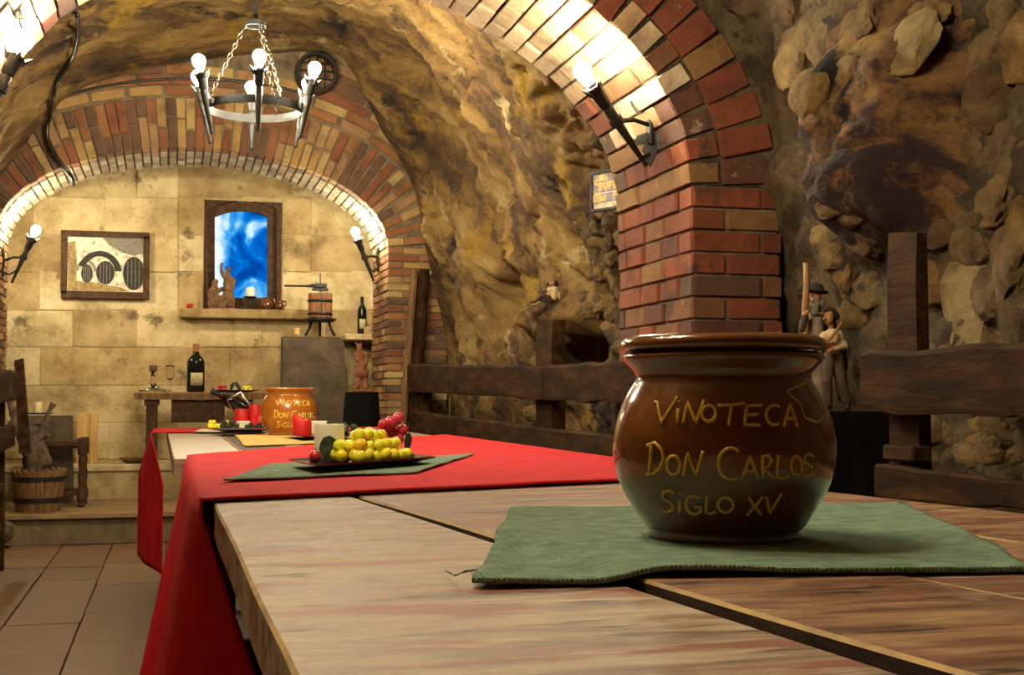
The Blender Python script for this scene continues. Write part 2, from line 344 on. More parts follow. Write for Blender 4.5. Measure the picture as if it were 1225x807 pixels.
# unit pieces shared by all bricks, blocks and tiles
def unit_piece(name, bev, jit, mat, sub=0):
    bm = bmesh.new(); bmesh.ops.create_cube(bm, size=1)
    bmesh.ops.bevel(bm, geom=list(bm.edges), offset=bev, segments=1, affect='EDGES')
    for v in bm.verts: v.co += Vector((U(-jit, jit), U(-jit, jit), U(-jit, jit)))
    me = bpy.data.meshes.new(name); bm.to_mesh(me); bm.free(); me.materials.append(MAT[mat]); return me
UNIT = {k: [unit_piece(k, .05, .018, k) for _ in range(4)] for k in ('brick', 'red_brick', 'pale_brick', 'grey_brick')}
UNIT['limestone'] = [unit_piece('limestone_block', .016, .006, 'limestone') for _ in range(4)]
UNIT['floor_tile'] = [unit_piece('floor_tile', .015, .006, 'floor_tile') for _ in range(4)]
def piece(name, kind, c, size, parent, M=None):
    ob = bpy.data.objects.new(name, random.choice(UNIT[kind])); col.objects.link(ob); ob.parent = parent
    if M is None: M = Matrix.Identity(3)
    ob.matrix_local = Matrix.Translation(Vector(c) - wloc(parent)) @ M.to_4x4() @ Matrix.Diagonal((*size, 1))
    return ob

# ------------------------------------------------------------------ floor
floor = structure('floor')
MB().box((.3, 3, -.06), (3.9, 13, .09)).build('screed', 'grout', floor)
x = -2.0; xs_l = [-1.92, -1.56, -1.24, -.93, -.63, -.34, -.02, .30, .62, .94, 1.28, 1.62, 1.98]
for a, b in zip(xs_l[:-1], xs_l[1:]):
    y = 1.2 - U(0, .5)
    while y < 8.36:
        d = U(.45, .95) if b < .4 else 1.2
        y1 = min(y + d, 8.385)
        if y1 - y > .1: piece('floor_tile', 'floor_tile', ((a + b) / 2, (y + y1) / 2, -.013 + U(-.002, .002)), (b - a - .008, y1 - y - .007, .03), floor, Matrix.Rotation(U(-.008, .008), 3, 'Z'))
        y = y1

# raised platform behind the step
plat = structure('floor_platform')
PZ = .19; PY = 8.40
MB().box((.3, 9.2, (PZ - .035) / 2), (3.6, 1.56, PZ - .036)).build('step_riser', 'step_plaster', plat)
y = PY - .025; k = 0
while y < 9.9:
    d = U(.15, .2)
    MB().rbox((.3, y + d / 2, PZ - .016), (3.62, d - .006, .032), .004).build('plank', 'platform_wood', plat); y += d

# ------------------------------------------------------------------ cave shell (one continuous rock tunnel, split into left wall, vault, right wall)
ST = {
 8.66: [(-1.50,0),(-1.46,.8),(-1.32,1.6),(-1.16,2.09),(-.82,2.62),(-.58,2.87),(-.14,3.03),(.5,3.16),(1.0,3.20),(1.16,3.08),(1.36,2.7),(1.57,2.31),(1.66,1.87),(1.78,1.3),(1.85,.7),(1.85,0)],
 8.0: [(-1.42,0),(-1.38,.8),(-1.30,1.6),(-1.16,2.09),(-.86,2.66),(-.60,2.93),(-.14,3.14),(.5,3.28),(1.0,3.25),(1.20,3.08),(1.42,2.72),(1.60,2.31),(1.70,1.87),(1.80,1.3),(1.85,.7),(1.85,0)],
 7.2: [(-1.4,0),(-1.35,.8),(-1.3,1.6),(-1.2,2.1),(-.95,2.62),(-.65,2.95),(-.15,3.15),(.5,3.28),(1.0,3.2),(1.25,3.0),(1.46,2.66),(1.62,2.28),(1.74,1.85),(1.82,1.3),(1.85,.7),(1.85,0)],
 6.2: [(-1.35,0),(-1.32,.8),(-1.28,1.6),(-1.15,2.1),(-.95,2.5),(-.6,2.85),(-.1,3.1),(.5,3.2),(1.0,3.1),(1.3,2.9),(1.5,2.6),(1.65,2.2),(1.76,1.8),(1.82,1.3),(1.86,.7),(1.86,0)],
 5.2: [(-1.3,0),(-1.28,.8),(-1.22,1.6),(-1.08,2.1),(-.85,2.46),(-.55,2.72),(-.1,2.92),(.4,2.98),(.9,2.9),(1.2,2.75),(1.45,2.5),(1.65,2.15),(1.78,1.8),(1.84,1.3),(1.88,.7),(1.88,0)],
 4.4: [(-1.2,0),(-1.2,.8),(-1.15,1.6),(-1.05,2.1),(-.85,2.45),(-.5,2.68),(-.1,2.82),(.4,2.88),(.9,2.8),(1.25,2.65),(1.5,2.45),(1.7,2.15),(1.82,1.8),(1.88,1.3),(1.92,.7),(1.92,0)],
 3.6: [(-1.3,0),(-1.3,.8),(-1.3,1.6),(-1.2,2.1),(-1.0,2.5),(-.6,2.8),(-.1,2.95),(.4,3.0),(.9,2.95),(1.3,2.8),(1.6,2.5),(1.8,2.2),(1.91,1.85),(1.94,1.3),(1.95,.7),(1.95,0)],
 1.5: [(-1.5,0),(-1.5,.8),(-1.5,1.6),(-1.4,2.1),(-1.1,2.5),(-.6,2.8),(-.1,2.95),(.4,3.0),(.9,2.95),(1.3,2.8),(1.6,2.5),(1.82,2.2),(1.93,1.85),(1.96,1.3),(1.97,.7),(1.97,0)],
 -3.0: [(-1.5,0),(-1.5,.8),(-1.5,1.6),(-1.4,2.1),(-1.1,2.5),(-.6,2.8),(-.1,2.95),(.4,3.0),(.9,2.95),(1.3,2.8),(1.6,2.5),(1.82,2.2),(1.93,1.85),(1.96,1.3),(1.97,.7),(1.97,0)],
}
YS = sorted(ST)
def crom(p, t):
    n = len(p); x = t * (n - 1); i = min(int(x), n - 2); f = x - i
    a = p[max(i - 1, 0)]; b = p[i]; c = p[i + 1]; d = p[min(i + 2, n - 1)]
    return tuple(.5 * (2 * b[k] + (c[k] - a[k]) * f + (2 * a[k] - 5 * b[k] + 4 * c[k] - d[k]) * f * f + (3 * b[k] - a[k] - 3 * c[k] + d[k]) * f ** 3) for k in (0, 1))
def section(u, Y):
    i = 0
    while i < len(YS) - 2 and Y > YS[i + 1]: i += 1
    f = min(max((Y - YS[i]) / (YS[i + 1] - YS[i]), 0), 1); f = f * f * (3 - 2 * f)
    a = crom(ST[YS[i]], u); b = crom(ST[YS[i + 1]], u)
    return (a[0] + (b[0] - a[0]) * f, a[1] + (b[1] - a[1]) * f)
BOULD = onX(1050, 150, 1.86)
LEDGE = onX(655, 388, 1.74); NICHE = onX(608, 352, 1.8); CAV = onX(672, 425, 1.8)
def gauss(P, C, sy, sz): return math.exp(-((P.y - C.y) / sy) ** 2 - ((P.z - C.z) / sz) ** 2)
def cave(u, Y):
    x, z = section(u, Y); e = .004
    xa, za = section(max(u - e, 0), Y); xb, zb = section(min(u + e, 1), Y)
    t = Vector((xb - xa, 0, zb - za)).normalized(); n = Vector((t.z, 0, -t.x))      # points into the room
    P = Vector((x, Y, z))
    edge = min(max((8.66 - Y) / .5, 0.12), 1)
    near = min(max((4.6 - Y) / .5, 0), 1)
    q = Vector((P.x, P.y * .9 + P.z * .35, P.z * 1.1 - P.y * .3))
    d = .16 * noise.fractal(q * .9, 1.0, 2.0, 2) * edge * (1 - .6 * near)
    st = Vector((P.x * 2.2, (P.y - P.z * .8) * 4.6, (P.z + P.y * .8) * 1.5))
    d += (.045 * noise.fractal(st, 1.0, 2.0, 4)) * edge * (1 - near * .5)
    rid = 1 - abs(noise.noise(st * 1.3 + Vector((4, 1, 7))))
    d -= .065 * max(rid - .86, 0) / .14 * edge * (1 - near)
    rid2 = 1 - abs(noise.noise(st * 3.4 + Vector((1, 9, 2)))); d -= .022 * max(rid2 - .78, 0) / .22 * edge * (.4 + .6 * (.5 + noise.noise(P * 1.3)))
    d += .026 * noise.fractal(P * 8, .7, 2.1, 5) * edge
    if u > .6 and Y > 4.6:                                  # rubble band beside the brick pier
        rb = min(max((5.75 - Y + .35 * (1.6 - P.z)) / .35, 0), 1)
        if rb > 0: d += rb * .05 * noise.fractal(P * 11 + Vector((3, 0, 0)), .8, 2.0, 3)
        lg = gauss(P, LEDGE, .22, .13); d += .22 * min(lg * 1.6, 1)
        d -= .42 * min(gauss(P, NICHE, .26, .12) * 1.5, 1) + .3 * min(gauss(P, CAV, .24, .09) * 1.4, 1)
    if u > .6 and Y < 4.2:
        b = math.exp(-((P.y - BOULD.y) / .25) ** 4 - ((P.z - BOULD.z) / .30) ** 4)
        d += .20 * b * (1 + .35 * noise.fractal(P * 3.2, 1, 2, 3))
        d += .03 * noise.fractal(P * 6 + Vector((9, 0, 0)), .9, 2, 4)
    return P + n * d
us = sorted(set([i / 64 * .5 for i in range(65)] + [.5 + i / 220 * .5 for i in range(221)]))
vsY = [-3 + i * .3 for i in range(14)] + [1.2 + i * .2 for i in range(5)] + [2.2 + i * .026 for i in range(int((8.66 - 2.2) / .026) + 1)] + [8.66]
NU = len(us); NV = len(vsY)
pts = [[cave(u, Y) for u in us] for Y in vsY]
def shell(name, u0, u1, mat):
    i0 = min(range(NU), key=lambda i: abs(us[i] - u0)); i1 = min(range(NU), key=lambda i: abs(us[i] - u1))
    mb = MB(); n = i1 - i0 + 1
    mb.add([pts[j][i] for j in range(NV) for i in range(i0, i1 + 1)], [(j * n + i, j * n + i + 1, (j + 1) * n + i + 1, (j + 1) * n + i) for j in range(NV - 1) for i in range(n - 1)])
    ob = mb.build(name, mat, None, smooth=True, origin=(0, 0, 0)); return tag(ob, kind='structure')
wall_left = shell('wall_left', 0, 4 / 15, 'cave_rock')
ceiling = shell('ceiling', 4 / 15, 10 / 15, 'cave_rock')
wall_right = shell('wall_right', 10 / 15, 1, 'cave_rock')
# second and third rock of the right wall: dark stained boulder and rubble by pier
me = wall_right.data; me.materials.append(MAT['rubble']); me.materials.append(MAT['boulder'])
for p in me.polygons:
    c = p.center; jig = .18 * noise.fractal(c * 3.5, 1, 2, 3)
    if c.y < 4.3:
        b = max(abs(c.y - BOULD.y) / .27, abs(c.z - BOULD.z) / .33)
        p.material_index = 2 if b + jig * 2 < 1.05 else 1
    elif c.y + jig < 5.5 - (c.z - 1.2) * .6: p.material_index = 1
wall_behind = tag(MB().box((.2, -3.05, 1.5), (3.9, .1, 3.2)).build('wall_behind', 'rubble'), kind='structure')
allv = []; allf = []
for o in (wall_left, ceiling, wall_right):
    n = len(allv); allv += [v.co.copy() for v in o.data.vertices]; allf += [tuple(i + n for i in p.vertices) for p in o.data.polygons]
CAVE = BVHTree.FromPolygons(allv, allf)
def hit(px, py):
    d = ray(px, py).normalized(); h = CAVE.ray_cast(CAM, d)
    if h[0] is None: return None
    n = h[1]; n = -n if n.dot(d) > 0 else n
    return h[0], n

# loose stones set in the right wall
STONES = []
for k in range(8):
    bm = bmesh.new(); bmesh.ops.create_icosphere(bm, subdivisions=3, radius=.5); o = Vector((k * 7.3, 2, 5))
    for v in bm.verts: v.co *= 1 + .26 * noise.fractal(v.co * 2.4 + o, .8, 2, 5)
    m_ = bpy.data.meshes.new('stone'); bm.to_mesh(m_); bm.free()
    m_.materials.append(MAT['stone_piece'])
    STONES.append(m_)
PALE = STONES[0].copy(); PALE.materials[0] = MAT['pale_stone_piece']
def stone(px, py, wpx, hpx, depth=.5, mesh=None, rot=None):
    wpx *= 1.35; hpx *= 1.35
    h = hit(px, py)
    if h is None or h[0].y > 8: return
    P, n = h; s = (P - CAM).dot(_f) / F
    ob = bpy.data.objects.new('stone', mesh or random.choice(STONES)); col.objects.link(ob); ob.parent = wall_right
    nn = Vector((n.x, n.y * .5, n.z * .5)).normalized()
    z = nn; x = Vector((0, 0, 1)).cross(z).normalized(); y = z.cross(x)
    M = Matrix((x, y, z)).transposed() @ Matrix.Rotation(U(-.35, .35) if rot is None else rot, 3, 'Z')
    ob.matrix_local = Matrix.Translation(P - n * .15 * min(wpx, hpx) * s) @ M.to_4x4() @ Matrix.Diagonal((wpx * s * 1.25, hpx * s, min(wpx, hpx) * s * depth, 1))
stone(1138, 366, 118, 126, .45, PALE, 0)
stone(1076, 46, 62, 66, .35, PALE, 0)
for a in [(1112, 318, 44, 70), (1150, 300, 60, 40), (1200, 300, 60, 90), (1212, 385, 50, 70), (1180, 240, 50, 44), (1205, 200, 60, 50), (1160, 178, 34, 46),
          (1186, 120, 50, 60), (1212, 60, 46, 60), (1170, 60, 34, 44), (1190, 20, 46, 36), (1030, 300, 40, 36), (1045, 340, 46, 40), (1020, 372, 44, 40),
          (1042, 400, 40, 34), (992, 300, 30, 34), (1005, 335, 36, 34), (985, 280, 30, 26), (1000, 400, 30, 30), (1018, 30, 60, 44), (985, 60, 44, 40),
          (950, 40, 50, 40), (1010, 90, 36, 30), (965, 110, 40, 44), (1035, 10, 36, 24), (1110, 14, 40, 26), (985, 250, 26, 22), (1010, 262, 30, 24), (1120, 280, 36, 26),
          (1215, 262, 40, 36), (1180, 345, 34, 50), (1190, 412, 60, 30), (1120, 425, 40, 24), (1150, 262, 40, 24), (940, 80, 34, 40), (930, 20, 36, 30)]: stone(*a)
for px in range(1050, 1226, 22):
    for py in (508, 526, 546): stone(px + U(-8, 8), py + U(-5, 5), U(18, 30), U(14, 22))
for k in range(75):
    py = U(195, 430); x0 = 742 - 50 * ((py - 190) / 240) ** .6
    stone(U(x0 - 8, 752), py, U(10, 20), U(10, 22), .6)
for k in range(14): stone(U(505, 730), U(474, 500), U(14, 24), U(9, 15), .5)

# ------------------------------------------------------------------ back wall of limestone blocks with the arched window
WB = 9.80
wall_back = structure('wall_back')
def wb(px, py, Y=WB): return onY(px, py, Y)
MB().box((.25, WB + .20, 1.6), (4.2, .06, 3.4)).build('backing', 'mortar', wall_back)
CO = [147, 192, 236, 281, 325, 371, 415, 461, 505, 549, 600]
JL = [[-90, 40, 140, 213], [-90, 75, 164, 213], [-90, 40, 125, 213], [-90, 72, 150, 213], [-90, 47, 125, 213], [-90, 8, 87, 164, 235], [-90, 48, 127, 205, 275], [-90, 15, 90, 166, 240],
      [-90, 50, 130, 200, 270], [-90, 20, 100, 180, 260]]
JR = [[213, 300, 372, 440, 540], [213, 290, 350, 430, 540], [338, 372, 440, 540], [338, 371, 450, 540], [338, 372, 420, 540], [235, 313, 390, 460, 540], [275, 350, 425, 540], [240, 320, 400, 470, 540],
      [270, 340, 420, 540], [260, 340, 420, 540]]
for r_ in range(len(CO) - 1):
    lists = [JL[r_], JR[r_]]
    if 2 <= r_ <= 4: lists.append([213, 243])
    for L in lists:
        for a, b in zip(L[:-1], L[1:]):
            p0 = wb(a, CO[r_]); p1 = wb(b, CO[r_ + 1]); q = wb((a + b) / 2, (CO[r_] + CO[r_ + 1]) / 2)
            wd = p1.x - p0.x; hh = (wb((a + b) / 2, CO[r_]).z - wb((a + b) / 2, CO[r_ + 1]).z); dep = .12
            piece('limestone_block', 'limestone', (q.x, WB + dep / 2 + U(-.008, .006), q.z), (wd - .005, dep, hh - .005), wall_back)
wx0, wx1, wz0, wz1 = wb(244, 300).x, wb(337, 300).x, wb(290, 370).z, wb(290, 240).z
for k, (xa, xb_, za, zb_) in enumerate(((-1.8, wx0, 0, 3.3), (wx1, 2.2, 0, 3.3), (wx0, wx1, 0, wz0), (wx0, wx1, wz1, 3.3))):
    MB().box(((xa + xb_) / 2, WB + .09, (za + zb_) / 2), (xb_ - xa, .155, zb_ - za)).build('joint_fill', 'joint_mortar', wall_back)
# plinth bench along the wall
zt = onY(100, 556, 9.5).z; PLZ = zt + .003
tag(MB().box((.25, 9.66, (PZ + zt - .05) / 2), (3.6, .29, zt - .05 - PZ)).build('trim_plinth', 'limestone'), kind='structure')
tag(MB().rbox((.25, 9.65, zt - .022), (3.6, .32, .05), .008).build('trim_plinth_cap', 'limestone'), kind='structure')
# sides and vault of the end bay behind the arch
tag(MB().box((2.05, 9.5, 1.6), (.08, 1.0, 3.3)).build('wall_bay_right', 'limestone'), kind='structure')
tag(MB().box((-1.66, 9.5, 1.6), (.08, 1.0, 3.3)).build('wall_bay_left', 'limestone'), kind='structure')
tag(MB().box((.2, 9.4, 3.32), (4.0, 1.4, .08)).build('ceiling_bay', 'mortar'), kind='structure')
# window: dark arched frame, glowing picture of the sky behind the pane
win = structure('window_1', wb(290, 371))
def archpoly(x0, x1, yb, yt, rise, Y, n=10):
    pb0 = wb(x0, yb, Y); pb1 = wb(x1, yb, Y); t0 = wb(x0, yt, Y); t1 = wb(x1, yt, Y); out = [pb0, pb1]
    h_ = rise * mpp(Y)
    for k in range(n + 1):
        f = 1 - k / n; p = t0.lerp(t1, f); out.append(p + Vector((0, 0, h_ * (1 - (2 * f - 1) ** 2))))
    return out
def ringmesh(outer, inner, vec):
    n = len(outer); vec = Vector(vec); vv = outer + inner + [p + vec for p in outer] + [p + vec for p in inner]; fs = []
    for i in range(n):
        j = (i + 1) % n
        fs += [(i, j, n + j, n + i), (2 * n + j, 2 * n + i, 3 * n + i, 3 * n + j), (i, 2 * n + i, 2 * n + j, j), (n + j, 3 * n + j, 3 * n + i, n + i)]
    return MB().add(vv, fs)
ringmesh(archpoly(243, 338, 371, 241, 10, WB + .02), archpoly(249, 331, 369, 250, 10, WB + .02), (0, .17, 0)).build('window_frame', 'dark_wood', win)
ringmesh(archpoly(246, 333, 371, 246, 10, WB + .07), archpoly(257, 320, 356, 259, 7, WB + .07), (0, .05, 0)).build('window_sash', 'dark_wood', win)
MB().prism(archpoly(255, 322, 358, 257, 7, WB + .115), (0, .012, 0)).build('window_pane', 'window_glass', win)
# sky picture
m = bpy.data.materials.new('sky_picture'); m.use_nodes = True; MAT['sky_picture'] = m; nt = m.node_tree; b = nt.nodes['Principled BSDF']
geo = nd(nt, 'ShaderNodeNewGeometry'); n1 = nd(nt, 'ShaderNodeTexNoise'); n1.inputs['Scale'].default_value = 4.2; n1.inputs['Detail'].default_value = 7
n1.inputs['Distortion'].default_value = .7
nt.links.new(geo.outputs['Position'], n1.inputs['Vector'])
sx = nd(nt, 'ShaderNodeSeparateXYZ'); nt.links.new(geo.outputs['Position'], sx.inputs[0])
mr = nd(nt, 'ShaderNodeMapRange'); nt.links.new(sx.outputs[0], mr.inputs[0])
mr.inputs[1].default_value = wb(256, 300).x; mr.inputs[2].default_value = wb(278, 300).x; mr.inputs[3].default_value = .30; mr.inputs[4].default_value = -.03  # whitens the left side: overexposed glare painted into the sky colours
ad = nd(nt, 'ShaderNodeMath', operation='ADD'); nt.links.new(n1.outputs[0], ad.inputs[0]); nt.links.new(mr.outputs[0], ad.inputs[1])
rp = ramp_node(nt, [(.36, (.0, .06, .36)), (.47, (.0, .17, .66)), (.54, (.06, .40, .85)), (.62, (.62, .86, 1)), (.72, (1, 1, 1))]); nt.links.new(ad.outputs[0], rp.inputs[0])
nt.links.new(rp.outputs[0], b.inputs['Emission Color']); b.inputs['Emission Strength'].default_value = .85; b.inputs['Base Color'].default_value = (0, 0, 0, 1)
b.inputs['Specular IOR Level'].default_value = 0
MB().prism(archpoly(252, 326, 360, 255, 8, WB + .14), (0, .012, 0)).build('sky_picture', 'sky_picture', win)
# stone sill
s0 = wb(215, 369, WB - .07); s1 = wb(372, 369, WB - .07); zl = wb(290, 381, WB - .07).z
tag(MB().rbox(((s0.x + s1.x) / 2, WB - .0, (s0.z + zl) / 2), (s1.x - s0.x, .28, s0.z - zl), .006).build('trim_window_sill', 'limestone'), kind='structure')
SILL = s0.z

# ------------------------------------------------------------------ brick arches
def ell(cx, zs, al, ar, b, t):
    a = ar if math.cos(t) >= 0 else al
    P = Vector((cx + a * math.cos(t), 0, zs + b * math.sin(t))); N = Vector((math.cos(t) / a, 0, math.sin(t) / b)).normalized()
    return P, N
def arc_params(cx, zs, al, ar, b, step, off=0):
    N_ = 2000; L = [0]; prev = None
    for i in range(N_ + 1):
        P, N = ell(cx, zs, al, ar, b, PI * i / N_); P = P + N * off
        if prev is not None: L.append(L[-1] + (P - prev).length)
        prev = P
    n = max(1, round(L[-1] / step)); out = []; j = 0
    for k in range(n):
        s_ = (k + .5) * L[-1] / n
        while L[j] < s_: j += 1
        out.append(PI * j / N_)
    return out, L[-1] / n
def arch_core(parent, E, r0, r1, y0, y1, mat='mortar', n=48):
    mb = MB(); vv = []; fs = []
    for i in range(n + 1):
        P, N = ell(*E, PI * i / n)
        for (o_, y_) in ((r0, y0), (r1, y0), (r1, y1), (r0, y1)): q = P + N * o_; vv.append(Vector((q.x, y_, q.z)))
    for i in range(n):
        for k in range(4): fs.append((i * 4 + k, i * 4 + (k + 1) % 4, (i + 1) * 4 + (k + 1) % 4, (i + 1) * 4 + k))
    mb.add(vv, fs).build('core', mat, parent)
def basis(N):
    T = Vector((-N.z, 0, N.x)); return Matrix((N, Vector((0, 1, 0)), T)).transposed()
def pillar(name, x0, x1, y0, y1, z0, z1, rh, sides, kind, bl, parent_kind='structure', inner=-1, jt=.009):
    """inner = -1: the jamb faces -x ; +1: the jamb faces +x. Bricks on the front (-y) and on the jamb"""
    root = structure(name, ((x0 + x1) / 2, (y0 + y1) / 2, z0)); e = .014
    MB().box(((x0 + x1) / 2, (y0 + y1) / 2, (z0 + z1) / 2), (x1 - x0 - 2 * e, y1 - y0 - 2 * e, z1 - z0)).build('core', 'mortar', root)
    rows = max(1, round((z1 - z0) / rh)); h_ = (z1 - z0) / rows; bd = bl / 2
    for r_ in range(rows):
        z = z0 + (r_ + .5) * h_; alt = r_ % 2
        ca, cb = (bl, bd) if alt else (bd, bl)           # corner brick: length along x, along y
        ca = min(ca, x1 - x0); cb = min(cb, y1 - y0); js = lambda: U(-.004, .004)
        xi = x0 if inner < 0 else x1; sg = -inner
        piece('brick', kind, (xi + sg * ca / 2 + js(), y0 + cb / 2 + js(), z), (ca - jt, cb - jt, h_ - jt), root)
        x = ca
        while x < x1 - x0 - .03:
            d = min(bl * U(.8, 1.1), x1 - x0 - x)
            piece('brick', kind, (xi + sg * (x + d / 2), y0 + bd / 2 + js(), z), (d - jt, bd - jt, h_ - jt), root); x += d
        y = cb
        while y < y1 - y0 - .03:
            d = min(bl * U(.55, 1.0), y1 - y0 - y)
            if y1 - y0 - y - d < .05: d = y1 - y0 - y
            piece('brick', kind, (xi + sg * bd / 2 + js(), y0 + y + d / 2, z), (bd - jt, d - jt, h_ - jt), root); y += d
    return root
# far arch
FY0, FY1 = 8.60, 9.29
FXL = onY(-5, 300, FY0).x; FXR = onY(463, 300, FY0).x; FZS = onY(230, 288, FY0).z; FZC = onY(255, 179, FY0).z
FE = ((FXL + FXR) / 2, FZS, (FXR - FXL) / 2, (FXR - FXL) / 2, FZC - FZS)
pillar('wall_far_pillar_right', FXR, FXR + .42, FY0, FY1, PZ, FZS, .049, 1, 'brick', .22, inner=-1)
pillar('wall_far_pillar_left', FXL - .36, FXL, FY0, FY1, PZ, FZS, .049, 1, 'brick', .26, inner=1)
far_arch = structure('wall_far_arch', (FE[0], FY0, FZS))
arch_core(far_arch, FE, .012, 1.0, FY0 + .012, FY1 - .012)
ts, st_ = arc_params(*FE, .056)
RING = .335
for i, t in enumerate(ts):
    P, N = ell(*FE, t); B = basis(N); wi = st_ * 1.0; wo = wi * 1.22
    cut = random.choice([.36, .5, .64, .42, .58]); j = U(-.006, .006)
    for a, b in ((0, cut), (cut, 1)):
        c = P + N * RING * (a + b) / 2; wid = wi + (wo - wi) * (a + b) / 2
        piece('brick', 'brick', (c.x, FY0 + .055 + j + U(-.003, .003), c.z), (RING * (b - a) - .008, .11, wid - .010), far_arch, B)
soff = structure('wall_far_arch_soffit', (FE[0], FY0 + .12, FZS))
for i, t in enumerate(ts):
    P, N = ell(*FE, t); B = basis(N); y = FY0 + .115
    off = (.055 if i % 2 else .0)
    cuts = [FY0 + .115] + [FY0 + .115 + k * .115 + off for k in (1, 2, 3, 4)] + [FY1]
    for a, b in zip(cuts[:-1], cuts[1:]):
        if b - a < .02: continue
        c = P + N * (.055 + U(-.006, .004)); piece('brick', 'grey_brick', (c.x, (a + b) / 2, c.z), (.11, b - a - .014, st_ - .010), soff, B)
# tangential courses above the ring
spand = structure('wall_far_spandrel', (FE[0], FY0, FZC + RING))
for k in range(6):
    off = RING + .012 + .068 * (k + .5); tt, s2 = arc_params(*FE, .235, off)
    for t in tt:
        t = t + (.05 if k % 2 else 0) + U(-.01, .01)
        if not .25 < t < PI - .2: continue
        P, N = ell(*FE, t); c = P + N * off
        if k > 2 and c.x < .75: continue
        piece('brick', 'brick', (c.x, FY0 + .05 + U(-.006, .006), c.z), (.060, .10, s2 * U(.88, .97)), spand, basis(N))
# near arch: red brick pier on the right with the vault springing from it
NY0, NY1 = 3.84, 4.55
NXR = 1.60; NXL = -.64; NZS = 1.58; NZC = 2.41
NE = (.28, NZS, .28 - NXL, NXR - .28, NZC - NZS)
pillar('wall_near_pier_right', NXR, NXR + .32, NY0, NY1, 0, NZS, .071, 1, 'red_brick', .25, inner=-1, jt=.007)
pillar('wall_near_pier_left', NXL - .5, NXL, NY0, NY1, 0, NZS, .071, 1, 'red_brick', .30, inner=1, jt=.007)
near_arch = structure('wall_near_arch', (NE[0], NY0, NZS))
arch_core(near_arch, NE, .012, .9, NY0 + .012, NY1 - .012, 'rubble')
ts, st_ = arc_params(*NE, .073)
for i, t in enumerate(ts):
    P, N = ell(*NE, t); B = basis(N)
    cuts = [NY0] + ([NY0 + .14, NY0 + .38, NY0 + .58] if i % 2 else [NY0 + .26, NY0 + .49]) + [NY1]
    for q, (a, b) in enumerate(zip(cuts[:-1], cuts[1:])):
        a += 0 if q == 0 else U(-.02, .02) * 0
        rad = .11
        c = P + N * (rad / 2 + U(-.007, .005)); kd = 'red_brick' if t < .30 or R() < .15 else 'pale_brick' if t > .5 else random.choice(['red_brick', 'pale_brick'])
        piece('brick', kd, (c.x, (a + b) / 2, c.z), (rad, b - a - .007, st_ - .007), near_arch, B)
    if t < 1.0:                                 # face bricks behind the front edge
        L2 = .20 - .09 * t; c = P + N * (.115 + L2 / 2); wide = st_ * (1.30 if t < .5 else 1.15)
        piece('brick', 'red_brick', (c.x, NY0 + .06 + U(-.003, .006), c.z), (L2, .12, wide - .008), near_arch, B)

# ------------------------------------------------------------------ lamps
def bulb_mesh(mb, c, axis, r_=.03):
    M = frame_of(axis)
    prof = [(1e-7, -.012), (.013, -.010), (.014, .0), (.018, .012), (.027, .03), (r_, .045)]
    prof += [(max(r_ * math.cos(a), 1e-7), .045 + r_ * math.sin(a)) for a in (.35, .7, 1.05, 1.35, PI / 2)]
    mb.lathe(prof, Vector(c), 14, M, False)
def torch(root, tip, crown, glow='bulb_glow', leaves=4):
    """tapered iron torch from its pointed foot to the cup, bulb above"""
    tip = Vector(tip); crown = Vector(crown); ax = (crown - tip).normalized(); L = (crown - tip).length; M = frame_of(ax)
    body = MB().lathe([(1e-7, -.016), (.008, -.012), (.010, -.004), (.007, .004), (.008, .012), (.013, L * .35), (.019, L * .7), (.016, L * .72), (.021, L * .76), (.025, L * .97), (.030, L), (.020, L), (.016, L * .96)], tip, 12, M)
    t = body.build('torch', 'iron', root, smooth=True, angle=.7)
    lf = MB()
    for k in range(leaves):
        a = 2 * PI * k / leaves + .4; d = M @ Vector((math.cos(a), math.sin(a), 0))
        lf.tube([tip + ax * (L * .93) + d * .022, tip + ax * L + d * .032, tip + ax * (L + .018) + d * .046], [.009, .008, .001], 5)
    lf.build('crown_leaves', 'iron', t)
    MB().lathe([(.013, -.02), (.014, .012)], crown, 10, M).build('socket', 'iron', root)
    b = MB(); bulb_mesh(b, crown + ax * .016, ax); return b.build('bulb', glow, root, smooth=True)
def chain(root, a, b, link=.034):
    a = Vector(a); b = Vector(b); d = (b - a); n = max(2, int(d.length / (link * .74))); d.normalize(); M = frame_of(d); mb = MB()
    for k in range(n):
        c = a.lerp(b, (k + .5) / n); ang = (k % 2) * PI / 2; s = M @ Vector((math.cos(ang), math.sin(ang), 0))
        mb.tube([c + d * (link * .5 * math.cos(q)) + s * (link * .24 * math.sin(q)) for q in [2 * PI * i / 8 for i in range(8)]], .0028, 5, closed=True)
    return mb.build('chain', 'chain_steel', root)
